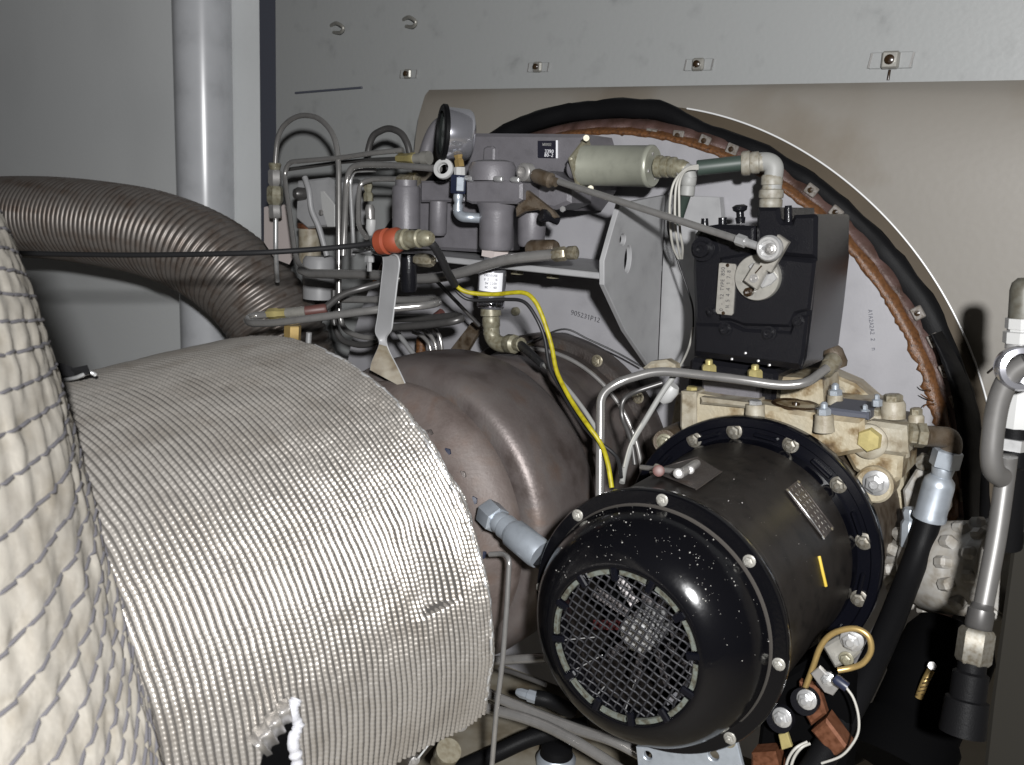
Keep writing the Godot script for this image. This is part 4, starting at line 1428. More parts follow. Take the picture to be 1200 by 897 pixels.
	# plug cable with the orange boot
	t = thing("plug_cable", "black cable with an orange-red boot and greenish plug crossing the tubes", "cable", at(455, 292, -1.05))
	rod(t, "cable", [[-30, 295, -0.82], [25, 297, -0.84], [150, 299, -0.90], [280, 297, -0.96], [360, 293, -1.01], [415, 288, -1.04], [446, 284, -1.05]], 3.2, M.wire_black, 0.0, true)
	mb = MB.new()
	turned(mb, at(436, 285, -1.05), at(450, 283, -1.05), [[4, 0], [8.5, 0.3], [9.5, 1]], 18)
	part(t, "collar", mb, M.tube_dark)
	mb = MB.new()
	turned(mb, at(444, 284, -1.05), at(470, 281, -1.05), [[12, 0], [15, 0.08], [15.5, 0.4], [12, 0.45], [12, 0.52], [14.5, 0.56], [15, 0.85], [12, 1]], 24)
	part(t, "orange_boot", mb, M.orange_boot)
	mb = MB.new()
	turned(mb, at(469, 281, -1.05), at(506, 279, -1.05), [[12, 0], [12.5, 0.2], [10, 0.24], [11, 0.4], [10, 0.5], [11, 0.62], [9, 0.66], [10, 0.8], [8, 0.95], [6, 1]], 20)
	part(t, "greenish_plug", mb, M.greenish)
	rod(t, "cable", [[498, 280, -1.05], [508, 288, -1.06], [517, 303, -1.08], [524, 318, -1.10], [533, 334, -1.13]], 5.0, M.wire_black, 0.0, true)

func build_canister():
	var z := -1.52
	var t := thing("grey_canister", "beige and grey canister with a brass band behind the bent tubes", "canister", at(374, 345, z))
	var mb := MB.new()
	turned(mb, at(363, 268, z), at(363, 308, z), [[13, 0], [13, 1]], 24)
	part(t, "neck", mb, M.cream_clean)
	mb = MB.new()
	turned(mb, at(363, 262, z), at(363, 268, z), [[14.5, 0], [14.5, 1]], 24)
	part(t, "brass_band", mb, M.copper)
	mb = MB.new()
	turned(mb, at(374, 300, z), at(374, 350, z), [[16, 0], [19, 0.1], [19, 1]], 28)
	part(t, "body", mb, M.bracket)
	mb = MB.new()
	mb.slab(flatpts([[348, 212], [384, 208], [396, 214], [396, 264], [360, 268], [346, 256]], z + 0.04), Vector3(0, 0, -0.09), 0.004)
	part(t, "head", mb, M.bracket)
	mb = MB.new()
	mb.slab(flatpts([[375, 224], [379, 224], [392, 240], [392, 266], [383, 266], [377, 246]], z + 0.046), Vector3(0, 0, -0.004), 0.001)
	part(t, "white_plate", mb, M.white)
	mb = MB.new()
	mb.tube(curve(pts([[357, 208, z + 0.05], [362, 224, z + 0.055], [365, 246, z + 0.055], [374, 268, z + 0.05], [383, 300, z + 0.045]])), 3.4 * mpp(at(370, 250, z)), 8)
	part(t, "curved_stay", mb, M.bracket)
	bolt(t, at(377, 249, z + 0.055), Vector3(-0.2, 0, 1), 0.006, M.steel, "plain")
	mb = MB.new()
	mb.lathe(at(347, 227, z + 0.06), Vector3(-0.3, 0, 1), [[0.0, -0.02], [0.013, -0.02], [0.014, -0.004], [0.010, 0.004], [0.0, 0.007]], 20)
	part(t, "dark_knob", mb, M.tube_dark)

# ================================================================ black actuator
func build_actuator():
	var z := -1.28
	var t := thing("actuator_box", "black painted cast actuator box with a silver disc and lever", "actuator", at(880, 430, z))
	var mb := MB.new()
	var dep := Vector3(0, 0, -0.17)
	mb.slab(flatpts([[813, 275], [820, 266], [840, 263], [884, 265], [884, 300], [957, 300], [957, 306], [950, 372], [944, 420], [938, 434], [812, 418], [813, 360], [811, 318], [812, 300]], z), dep, 0.006)
	part(t, "case", mb, M.black_paint)
	mb = MB.new()
	mb.slab(flatpts([[886, 262], [887, 243], [913, 243], [914, 256], [917, 260], [927, 260], [930, 252], [955, 251], [958, 254], [957, 303], [886, 297]], z + 0.004), Vector3(0, 0, -0.165), 0.005)
	part(t, "upper_case", mb, M.black_paint)
	mb = MB.new()
	mb.slab(flatpts([[843, 302], [878, 296], [930, 303], [956, 306], [949, 364], [933, 368], [926, 384], [872, 382], [855, 376], [842, 376]], z + 0.007), Vector3(0, 0, -0.01), 0.004)
	part(t, "cover", mb, M.black_paint)
	mb = MB.new()
	mb.slab(flatpts([[814, 379], [846, 380], [854, 378], [872, 386], [925, 389], [932, 371], [947, 370], [942, 416], [938, 430], [813, 414]], z + 0.006), Vector3(0, 0, -0.01), 0.004)
	part(t, "lower_cover", mb, M.black_paint)
	mb = MB.new()
	turned(mb, at(868, 262, z - 0.04), at(867, 240, z - 0.04), [[5, 0], [6, 0.3], [4.5, 0.35], [4.5, 0.6], [8, 0.7], [9, 0.9], [5, 1.0]], 16)
	part(t, "breather", mb, M.black_paint)
	mb = MB.new()
	turned(mb, at(924, 262, z - 0.01), at(924, 241, z - 0.01), [[5, 0], [5, 0.8], [4, 1]], 12)
	part(t, "top_screw", mb, M.black_paint)
	mb = MB.new()
	turned(mb, at(847, 268, z - 0.03), at(847, 255, z - 0.03), [[5, 0], [5, 1]], 12)
	part(t, "top_screw", mb, M.black_paint)
	mb = MB.new()
	turned(mb, at(826, 270, z - 0.03), at(826, 256, z - 0.03), [[5, 0], [4, 1]], 12)
	part(t, "top_screw", mb, M.black_paint)
	for q in [[824, 292, 9.0], [850, 386, 5.0], [901, 391, 5.5], [936, 377, 4.5], [834, 365, 4.0]]:
		bolt(t, at(q[0], q[1], z + 0.008), Vector3.BACK, q[2] * 0.0013, M.black_paint, "socket", "cover_screw")
	for q in [[874, 414], [889, 423], [858, 421], [934, 378], [902, 428]]:
		mb = MB.new()
		mb.lathe(at(q[0], q[1], z + 0.007), Vector3.BACK, [[0.0022, 0], [0.0018, 0.002], [0, 0.0026]], 8)
		part(t, "bright_rivet", mb, M.bright)
	# name plate
	mb = MB.new()
	mb.slab(flatpts([[842.5, 309], [845, 308], [861, 309.5], [862.5, 312], [859, 368], [857, 370], [840.5, 368], [838.5, 365]], z + 0.0105), Vector3(0, 0, -0.004), 0.0006)
	var np := part(t, "name_plate", mb, M.nameplate)
	for k in 2:
		var xx: float = [846.5, 853.5][k]
		writing(np, "plate_writing", ["0 - 12 TYPE 850", "N 5 4 4 1 7 8"][k], at(xx, 339, z + 0.0108), 0.0052, M.ink, PI / 2 + 0.05)
	for q in [[853, 311], [848, 367]]:
		mb = MB.new()
		mb.lathe(at(q[0], q[1], z + 0.0105), Vector3.BACK, [[0.0026, 0], [0.0026, 0.001], [0, 0.0016]], 10)
		part(np, "rivet", mb, M.oil)
	# disc and lever
	mb = MB.new()
	var k := mpp(at(890, 325, z))
	mb.lathe(at(890, 325, z + 0.005), Vector3.BACK, [[27 * k, 0.0], [27 * k, 0.009], [26 * k, 0.011], [8 * k, 0.011], [8 * k, 0.016], [0, 0.016]], 48)
	part(t, "disc", mb, M.aluminium)
	mb = MB.new()
	mb.lathe(at(879, 342, z + 0.0155), Vector3.BACK, [[5.5 * k, 0.0], [5.5 * k, 0.008], [3 * k, 0.010], [3 * k, 0.004], [0, 0.004]], 8)
	part(t, "disc_plug", mb, M.oil)
	mb = MB.new()
	mb.slab(flatpts([[877, 312], [882, 308], [886, 311], [880, 319]], z + 0.020), Vector3(0, 0, -0.008), 0.001)
	part(t, "disc_window", mb, M.bright)
	mb = MB.new()
	mb.slab(flatpts([[897, 322], [906, 319], [911, 326], [903, 334], [893, 338], [888, 333]], z + 0.020), Vector3(0, 0, -0.008), 0.001)
	part(t, "disc_window", mb, M.bright)
	mb = MB.new()
	mb.slab(flatpts([[911, 275], [924, 284], [903, 320], [898, 318], [886, 340], [871, 329], [884, 308], [889, 310]], z + 0.036), Vector3(0, 0, -0.011), 0.0015)
	var lv := part(t, "lever", mb, M.nameplate)
	mb = MB.new()
	mb.lathe(at(884, 326.5, z + 0.0355), Vector3.BACK, [[5 * k, 0.0], [5 * k, 0.002], [3.6 * k, 0.002], [3.6 * k, 0.0008], [2.2 * k, 0.0008], [2.2 * k, 0.003], [0, 0.003]], 16)
	part(lv, "shaft_end", mb, M.steel)
	mb = MB.new()
	mb.slab(flatpts([[892, 311], [893.5, 312], [885.5, 321], [884.5, 320]], z + 0.0367), Vector3(0, 0, -0.001), 0.0)
	part(lv, "clamp_slot", mb, M.oil)
	# neck under the box, brass nuts
	mb = MB.new()
	mb.box(Transform3D(Basis(), at(872, 440, z - 0.08)), Vector3(0.135, 0.05, 0.11), 0.006)
	part(t, "neck", mb, M.black_paint)
	# fitting at the lower right, with the hose end
	var f := thing("banjo_fitting", "oily brass and dark fitting under the lower right corner of the actuator", "fitting", at(975, 440, -1.30))
	mb = MB.new()
	turned(mb, at(966, 438, -1.285), at(978, 420, -1.31), [[6, 0], [9, 0.1], [9.5, 0.45], [7, 0.5], [10, 0.55], [11, 0.9], [9, 1]], 12)
	part(f, "nut", mb, M.nickel)
	mb = MB.new()
	turned(mb, at(974, 408, -1.33), at(984, 432, -1.33), [[9, 0], [12, 0.2], [12, 0.8], [9, 1]], 14)
	part(f, "elbow", mb, M.brown_cast)

# ================================================================ gear housing
func build_gear_housing():
	var t := thing("gear_housing", "oily cream cast gear housing behind the starter motor", "housing", Vector3(AX.x, AX.y - 0.16, -1.38))
	var mb := MB.new()
	mb.lathe(Vector3(AX.x, AX.y, -1.515), Vector3.BACK, [[0.165, 0.0], [0.16, 0.12], [0.165, 0.275], [0.12, 0.277]], 64)
	part(t, "drum", mb, M.brown_cast)
	mb = MB.new()
	mb.slab(flatpts([[792, 462], [850, 452], [884, 444], [930, 436], [972, 437], [1002, 450], [1034, 478], [1056, 520], [1060, 590], [1040, 660], [1010, 720], [930, 760], [820, 640], [782, 520]], -1.44), Vector3(0, 0, -0.05), 0.004)
	part(t, "back_plate", mb, M.cream)
	for q in [[966, 454], [984, 459], [1000, 470]]:
		mb = MB.new()
		mb.lathe(at(q[0], q[1], -1.439), Vector3.BACK, [[0.008, 0], [0.008, 0.001], [0.005, 0.001], [0.005, 0.0004], [0, 0.0004]], 14)
		part(t, "dowel", mb, M.cream_clean)
	# top deck
	mb = MB.new()
	mb.slab(flatpts([[812, 461], [880, 473], [960, 486], [1012, 492], [1014, 530], [960, 540], [812, 520]], -1.262), Vector3(0, 0, -0.19), 0.006)
	part(t, "deck", mb, M.cream)
	mb = MB.new()
	mb.slab(flatpts([[820, 466], [880, 473], [882, 480], [820, 474]], -1.248), Vector3(0, 0, -0.10), 0.004)
	part(t, "step", mb, M.cream_clean)
	mb = MB.new()
	mb.slab(flatpts([[797, 459], [815, 460], [815, 500], [800, 512], [796, 500]], -1.255), Vector3(0, 0, -0.05), 0.004)
	part(t, "corner_pillar", mb, M.cream_clean)
	bolt(t, at(811, 458, -1.275), Vector3.UP, 0.0085, M.gold, "plain")
	mb = MB.new()
	mb.slab(flatpts([[822, 444], [889, 447], [889, 470], [822, 465]], -1.29), Vector3(0, 0, -0.13), 0.004)
	part(t, "chipped_base", mb, M.purple)
	for q in [[831, 438], [885, 444]]:
		mb = MB.new()
		turned(mb, at(q[0], q[1], -1.27), at(q[0], q[1] - 11, -1.27), [[9, 0], [9, 0.8], [7, 1]], 6)
		turned(mb, at(q[0], q[1] - 10, -1.27), at(q[0], q[1] - 17, -1.27), [[4.5, 0], [4.5, 0.8], [3, 1]], 12)
		part(t, "brass_nut", mb, M.gold)
	mb = MB.new()
	mb.slab(flatpts([[888, 446], [915, 442], [963, 445], [965, 480], [889, 470]], -1.33), Vector3(0, 0, -0.09), 0.004)
	part(t, "block", mb, M.cream)
	mb = MB.new()
	turned(mb, at(885, 492, -1.25), at(885, 474, -1.25), [[12, 0], [11, 0.6], [11, 1]], 20)
	part(t, "boss", mb, M.cream_clean)
	bolt(t, at(885, 475, -1.25), Vector3.UP, 0.0095, M.bright, "plain")
	# oil filler cap
	mb = MB.new()
	var fc := at(933, 474, -1.30)
	mb.lathe(fc - Vector3(0, 0.045, 0), Vector3.UP, [[0.031, 0], [0.031, 0.038]], 32)
	part(t, "filler_neck", mb, M.cream)
	mb = MB.new()
	mb.lathe(fc - Vector3(0, 0.008, 0), Vector3.UP, [[0.0325, 0], [0.034, 0.002], [0.034, 0.008], [0.031, 0.010], [0.026, 0.006], [0.006, 0.006], [0.005, 0.011], [0.0, 0.012]], 36)
	part(t, "filler_cap", mb, M.oil)
	mb = MB.new()
	turned(mb, at(966, 506, -1.25), at(966, 486, -1.25), [[12, 0], [11, 0.5], [10.5, 1]], 20)
	part(t, "bolt_boss", mb, M.cream_clean)
	mb = MB.new()
	turned(mb, at(979, 474, -1.33), at(979, 463, -1.33), [[9, 0], [9, 1]], 16)
	part(t, "bolt_boss", mb, M.cream_clean)
	for q in [[966, 487, -1.25], [979, 465, -1.33], [960, 450, -1.38]]:
		mb = MB.new()
		turned(mb, at(q[0], q[1], q[2]), at(q[0], q[1] - 9, q[2]), [[8, 0], [8, 0.8], [6, 1]], 6)
		turned(mb, at(q[0], q[1] - 8, q[2]), at(q[0], q[1] - 16, q[2]), [[4.5, 0], [4.5, 0.7], [2, 1]], 12)
		part(t, "cap_nut", mb, M.zinc)
	mb = MB.new()
	mb.slab(flatpts([[969, 478], [1018, 484], [1018, 493], [968, 489]], -1.27), Vector3(0, 0, -0.08), 0.003)
	part(t, "dark_bar", mb, M.slate)
	# right hand valve head
	var v := thing("relief_valve_head", "cream valve head with a gold hexagon plug at the right of the housing", "valve", at(1035, 565, -1.30))
	mb = MB.new()
	mb.slab(flatpts([[1006, 500], [1020, 494], [1062, 500], [1064, 532], [1058, 536], [1008, 529]], -1.275), Vector3(0, 0, -0.10), 0.006)
	part(v, "upper_body", mb, M.cream_clean)
	mb = MB.new()
	mb.slab(flatpts([[985, 524], [1058, 535], [1056, 562], [1044, 570], [1020, 564], [1000, 552]], -1.28), Vector3(0, 0, -0.10), 0.006)
	part(v, "lower_body", mb, M.cream)
	mb = MB.new()
	mb.lathe(at(1021, 516, -1.283), Vector3.BACK, [[0.024, -0.02], [0.0235, 0.012], [0.020, 0.015], [0.0, 0.015]], 28)
	part(v, "plug_boss", mb, M.cream_clean)
	mb = MB.new()
	mb.lathe(at(1020, 515, -1.268), Vector3.BACK, [[0.0165, 0.0], [0.0165, 0.007], [0.0145, 0.010], [0.0, 0.011]], 6)
	part(v, "gold_plug", mb, M.gold)
	mb = MB.new()
	mb.lathe(at(1027, 566, -1.283), Vector3.BACK, [[0.025, -0.03], [0.025, 0.012], [0.022, 0.015], [0, 0.015]], 28)
	part(v, "lug", mb, M.cream)
	bolt(v, at(1027, 566, -1.268), Vector3.BACK, 0.0125, M.bright)
	for q in [[1047, 490, 462, 14, 11], [1027, 499, 478, 11, 8], [1055, 535, 505, 11, 9], [1074, 498, 478, 9, 7]]:
		mb = MB.new()
		turned(mb, at(q[0], q[1], -1.31), at(q[0], q[2] + 8, -1.31), [[q[3], 0], [q[3], 0.8], [q[3] - 2, 1]], 20)
		part(v, "turret", mb, M.cream_clean)
		mb = MB.new()
		turned(mb, at(q[0], q[2] + 8, -1.31), at(q[0], q[2], -1.31), [[q[4], 0], [q[4], 0.8], [q[4] - 2, 1]], 6)
		part(v, "turret_nut", mb, M.nickel)
	for q in [[1014, 478], [1028, 466]]:
		mb = MB.new()
		turned(mb, at(q[0], q[1] + 10, -1.28), at(q[0], q[1] - 4, -1.28), [[6, 0], [6, 0.5], [3, 0.6], [3, 0.9], [1.5, 1]], 6)
		part(v, "cap_nut", mb, M.zinc)
	# round lug at the left
	var l := thing("left_lug", "round oily lug with a bolt at the left edge of the housing", "lug", at(785, 520, -1.26))
	mb = MB.new()
	turned(mb, at(800, 508, -1.34), at(779, 518, -1.235), [[15, 0], [15, 0.92], [13.5, 1.0]], 24)
	part(l, "barrel", mb, M.brown_cast)
	bolt(l, at(779, 518, -1.235), at(779, 518, -1.235) - at(800, 508, -1.34), 0.0088, M.greenish)

# ================================================================ starter motor
func build_motor():
	var t := thing("starter_motor", "large glossy black starter motor with a mesh air intake in its domed end", "motor", Vector3(AX.x, AX.y - 0.18, -1.05))
	var F := func(z: float) -> Vector3: return Vector3(AX.x, AX.y, z)
	var mb := MB.new()
	mb.lathe(F.call(0.0), Vector3.BACK, [[0.150, -1.205], [0.1475, -1.17], [0.1465, -1.10], [0.1455, -1.00], [0.1455, -0.955], [0.1485, -0.953], [0.149, -0.948], [0.149, -0.936], [0.12, -0.936]], 96)
	var body := part(t, "body", mb, M.gloss_dusty)
	mb = MB.new()
	mb.lathe(F.call(0.0), Vector3.BACK, [[0.15, -1.242], [0.181, -1.242], [0.1825, -1.240], [0.1825, -1.224], [0.1805, -1.221], [0.170, -1.221], [0.168, -1.224], [0.152, -1.224], [0.150, -1.205]], 96)
	part(t, "flange", mb, M.cap_flange)
	# ribs on the flange between the bolts
	for i in 12:
		var a := TAU * (i + 0.5) / 12.0 + 0.18
		mb = MB.new()
		mb.box(Transform3D(Basis(Vector3.BACK, a), F.call(-1.224) + Vector3(cos(a), sin(a), 0) * 0.1595), Vector3(0.006, 0.034, 0.012), 0.002)
		part(t, "flange_rib", mb, M.cap_flange)
	var fb := at(860, 503, -1.221)
	var a0 := atan2(fb.y - AX.y, fb.x - AX.x)
	var f2 := at(929, 516, -1.221)
	var stepa := atan2(f2.y - AX.y, f2.x - AX.x) - a0
	for i in 14:
		var a := a0 + stepa * i
		if i > 1 and absf(wrapf(a - a0, -PI, PI)) < absf(stepa) * 0.6:
			break
		bolt(t, F.call(-1.223) + Vector3(cos(a), sin(a), 0) * 0.1625, Vector3.BACK, 0.0082, M.bolt_grey)
	# domed end cap
	mb = MB.new()
	mb.lathe(F.call(0.0), Vector3.BACK, [[0.149, -0.935], [0.1535, -0.935], [0.1552, -0.932], [0.1552, -0.922], [0.1535, -0.919], [0.1385, -0.919], [0.137, -0.917], [0.136, -0.905], [0.1335, -0.893], [0.129, -0.881], [0.122, -0.869], [0.113, -0.859], [0.102, -0.851], [0.094, -0.847], [0.0885, -0.8455], [0.0865, -0.8465], [0.0865, -0.851], [0.081, -0.851], [0.0805, -0.875]], 128)
	part(t, "end_cap", mb, M.gloss)
	mb = MB.new()
	mb.lathe(F.call(0.0), Vector3.BACK, [[0.1395, -0.9186], [0.1384, -0.9174], [0.1373, -0.9140]], 96, deg_to_rad(-35), deg_to_rad(190), Vector3.RIGHT)
	part(t, "dust_line", mb, M.dust_brown)
	var p0 := at(776, 588, -0.919)
	var b0 := atan2(p0.y - AX.y, p0.x - AX.x)
	for i in 8:
		var a := b0 + TAU * i / 8.0
		bolt(t, F.call(-0.919) + Vector3(cos(a), sin(a), 0) * 0.1468, Vector3.BACK, 0.0051, M.aluminium, "hex", "cap_bolt")
	# gasket ring in pieces between black clips
	for i in 12:
		var a := TAU * i / 12.0 + 0.2
		mb = MB.new()
		mb.lathe(F.call(-0.8505), Vector3.BACK, [[0.0855, 0.0], [0.0855, 0.0035], [0.0805, 0.0035], [0.080, 0.0]], 12, a + 0.07, a + TAU / 12.0 - rng.randf_range(0.04, 0.12), Vector3.RIGHT)
		part(t, "gasket_piece", mb, M.gasket)
		mb = MB.new()
		mb.box(Transform3D(Basis(Vector3.BACK, a), F.call(-0.8475) + Vector3(cos(a), sin(a), 0) * 0.081), Vector3(0.016, 0.008, 0.006), 0.0015)
		part(t, "clip", mb, M.cap_flange)
	# wire grille
	mb = MB.new()
	var R := 0.0795
	var nw := 18
	for dirn in 2:
		var ang := deg_to_rad(-22.0 if dirn == 0 else 68.0)
		var u := Vector3(cos(ang), sin(ang), 0)
		var w := Vector3(-sin(ang), cos(ang), 0)
		for i in nw:
			var off := (i - (nw - 1) / 2.0) / (nw / 2.0) * R
			var l := sqrt(maxf(0.0, R * R - off * off))
			if l < 0.008: continue
			var seg := []
			for k in 25:
				var s := lerpf(-l, l, k / 24.0)
				seg.append(F.call(-0.8525) + u * s + w * off + Vector3(0, 0, 0.0009 * (1.0 if (i + dirn) % 2 else -1.0) * cos(s / R * nw * PI * 0.5)))
			mb.tube(seg, 0.0012, 6)
	part(t, "grille", mb, M.grid)
	# fan behind the grille
	mb = MB.new()
	mb.lathe(F.call(0.0), Vector3.BACK, [[0.0805, -0.96], [0.0, -0.96]], 40)
	part(t, "inner_back", mb, M.rubber_flat)
	mb = MB.new()
	mb.lathe(F.call(0.0), Vector3.BACK, [[0.0215, -0.95], [0.0215, -0.885], [0.02, -0.882], [0.014, -0.882], [0.013, -0.879], [0.0, -0.879]], 32)
	var fan := part(t, "fan_hub", mb, M.bright)
	for i in 11:
		var a := TAU * i / 11.0
		mb = MB.new()
		mb.box(Transform3D(Basis(Vector3.BACK, a) * Basis(Vector3.RIGHT, 0.6), F.call(-0.91) + Vector3(cos(a), sin(a), 0) * 0.050), Vector3(0.044, 0.011, 0.002), 0.0)
		part(fan, "fan_blade", mb, M.red if i == 6 else M.fan)
	mb = MB.new()
	mb.lathe(F.call(0.0), Vector3.BACK, [[0.077, -0.90], [0.079, -0.875], [0.077, -0.865], [0.070, -0.868]], 48, deg_to_rad(-50), deg_to_rad(70), Vector3.RIGHT)
	part(t, "inner_ring", mb, M.chrome)
	for q in [[[655, 751], [698, 747]], [[671, 787], [706, 768]], [[696, 819], [720, 792]], [[731, 838], [745, 797]]]:
		mb = MB.new()
		mb.tube([at(q[0][0], q[0][1], -0.862), at(q[1][0], q[1][1], -0.862)], 0.0007, 6)
		part(t, "stay_wire", mb, M.bright)
	# details on the body, laid on its curve
	var on := func(px: float, py: float, r: float) -> Vector3:     # where the ray meets the barrel of radius r
		var d := ray(px, py)
		var A := d.x * d.x + d.y * d.y
		var B := -2.0 * (d.x * AX.x + d.y * AX.y)
		var C := AX.x * AX.x + AX.y * AX.y - r * r
		return d * ((-B - sqrt(maxf(0.0, B * B - 4.0 * A * C))) / (2.0 * A))
	var curved := func(corners: Array, r: float, n: int) -> MB:
		var out := MB.new()
		var rows := []
		for j in n + 1:
			var row := PackedVector3Array()
			for i in n + 1:
				var u := float(i) / n
				var v := float(j) / n
				var x := lerpf(lerpf(corners[0][0], corners[1][0], u), lerpf(corners[3][0], corners[2][0], u), v)
				var y := lerpf(lerpf(corners[0][1], corners[1][1], u), lerpf(corners[3][1], corners[2][1], u), v)
				row.append(on.call(x, y, r))
			rows.append(row)
		out.sheet(rows, false, F.call((rows[n / 2][n / 2] as Vector3).z))
		for e in [rows[0], rows[n]]:
			var edge := []
			for q in e:
				edge.append(q)
			out.tube(edge, 0.0008, 6)
		return out
	var np := part(body, "rating_plate", curved.call([[935, 563], [977, 619], [966, 632], [921, 574]], 0.1485, 8), M.turbine_dark)
	for q in [[[931, 568], [971, 623]], [[927, 571], [968, 627]], [[934, 566], [974, 621]]]:
		for k in 9:
			var a: Vector3 = on.call(lerpf(q[0][0], q[1][0], k / 9.0 + 0.02), lerpf(q[0][1], q[1][1], k / 9.0 + 0.02), 0.1488)
			var b: Vector3 = on.call(lerpf(q[0][0], q[1][0], k / 9.0 + 0.02 + rng.randf_range(0.03, 0.08)), lerpf(q[0][1], q[1][1], k / 9.0 + 0.02 + 0.05), 0.1488)
			mb = MB.new()
			mb.tube([a, b], 0.0004, 4)
			part(np, "stamped_mark", mb, M.nameplate)
	for q in [[936, 565], [975, 620], [923, 575], [965, 630]]:
		mb = MB.new()
		var p: Vector3 = on.call(q[0], q[1], 0.1485)
		mb.lathe(p, p - F.call(p.z), [[0.0022, 0], [0.0022, 0.001], [0, 0.0018]], 8)
		part(np, "rivet", mb, M.nickel)
	mb = MB.new()
	mb.tube([on.call(923, 574, 0.149), on.call(944, 600, 0.149), on.call(966, 632, 0.149)], 0.0011, 6)
	part(np, "bright_edge", mb, M.bright)
	part(body, "band_plate", curved.call([[762, 552], [818, 536], [846, 553], [816, 574]], 0.1485, 10), M.turbine_dark)
	mb = MB.new()
	mb.tube([on.call(960, 652, 0.1476), on.call(964, 670, 0.1476), on.call(968, 687, 0.1476)], 0.0022, 6)
	part(body, "yellow_mark", mb, M.yellow_mark)
	# clamp screw of the cover band
	var cl := thing("band_clamp", "small steel band clamp with two round screws on top of the motor", "clamp", at(790, 550, -1.0))
	mb = MB.new()
	turned(mb, on.call(752, 548, 0.154), on.call(800, 554, 0.156), [[3.2, 0], [3.2, 1]], 12)
	turned(mb, on.call(797, 556, 0.158), on.call(817, 543, 0.158), [[5, 0], [5.5, 0.1], [5.5, 0.9], [4.5, 1]], 14)
	part(cl, "clamp_bar", mb, M.steel)
	for q in [[772, 552, 7.0], [795, 555, 6.0], [809, 551, 5.0]]:
		mb = MB.new()
		var p: Vector3 = on.call(q[0], q[1], 0.158)
		mb.lathe(p, -p, [[q[2] * 0.0010, -0.012], [q[2] * 0.0010, 0.004], [q[2] * 0.0007, 0.005], [0, 0.005]], 14)
		part(cl, "clamp_screw", mb, M.maroon if q[0] == 772 else M.steel)
	# flecks of white dust sitting on the dome and barrel
	mb = MB.new()
	for i in 520:
		var onto_dome := i < 470
		var px := rng.randf_range(650, 905) if onto_dome else rng.randf_range(840, 985)
		var py := rng.randf_range(592, 780) if onto_dome else rng.randf_range(540, 690)
		var z := 0.0
		var p := Vector3.ZERO
		if onto_dome:
			if px < 720 and py > 690 or rng.randf() < smoothstep(670, 760, py) * 0.6:
				continue
			# march along the ray to the dome
			var d := ray(px, py)
			var hit := false
			for k in 160:
				var zz := -0.840 - k * 0.0005
				var q: Vector3 = d * (zz / d.z)
				var r := Vector2(q.x - AX.x, q.y - AX.y).length()
				if r < 0.1375 and r > 0.09 and zz <= -0.8455 - 0.069 * (1.0 - sqrt(maxf(0.0, 1.0 - pow((r - 0.0885) / 0.05, 2.0)))):
					p = q
					hit = true
					break
			if not hit: continue
		else:
			p = on.call(px, py, 0.1468)
			if p.z > -0.96 or p.z < -1.19: continue
		var rad := (0.0002 + 0.0006 * pow(rng.randf(), 4.0)) * (1.0 if onto_dome else 0.9)
		mb.lathe(p, -p.normalized() * 0.3 + Vector3(0, 0.3, 0.6), [[rad, -0.0004], [rad * 0.8, 0.0004], [0.0, 0.0006]], 6)
	var dust := part(t, "dust_flecks", mb, M.dust)
	dust.set_meta("kind", "stuff")
	# foot bracket with holes
	var fz := -0.932
	var ft := thing("motor_foot", "steel foot bracket with holes under the starter motor", "bracket", at(808, 897, fz))
	mb = MB.new()
	mb.slab(flatpts([[745, 876], [790, 878], [830, 870], [860, 859], [862, 866], [880, 940], [752, 940]], fz), Vector3(0, 0, -0.006), 0.001, [circle_on(at(759, 886, fz), Vector3.RIGHT, Vector3.UP, 0.0055, 0.0055), circle_on(at(836, 886, fz), Vector3.RIGHT, Vector3.UP, 0.0066, 0.0066)])
	part(ft, "plate", mb, M.zinc)
	bolt(ft, at(854, 868, fz), Vector3.BACK, 0.0062, M.nickel)

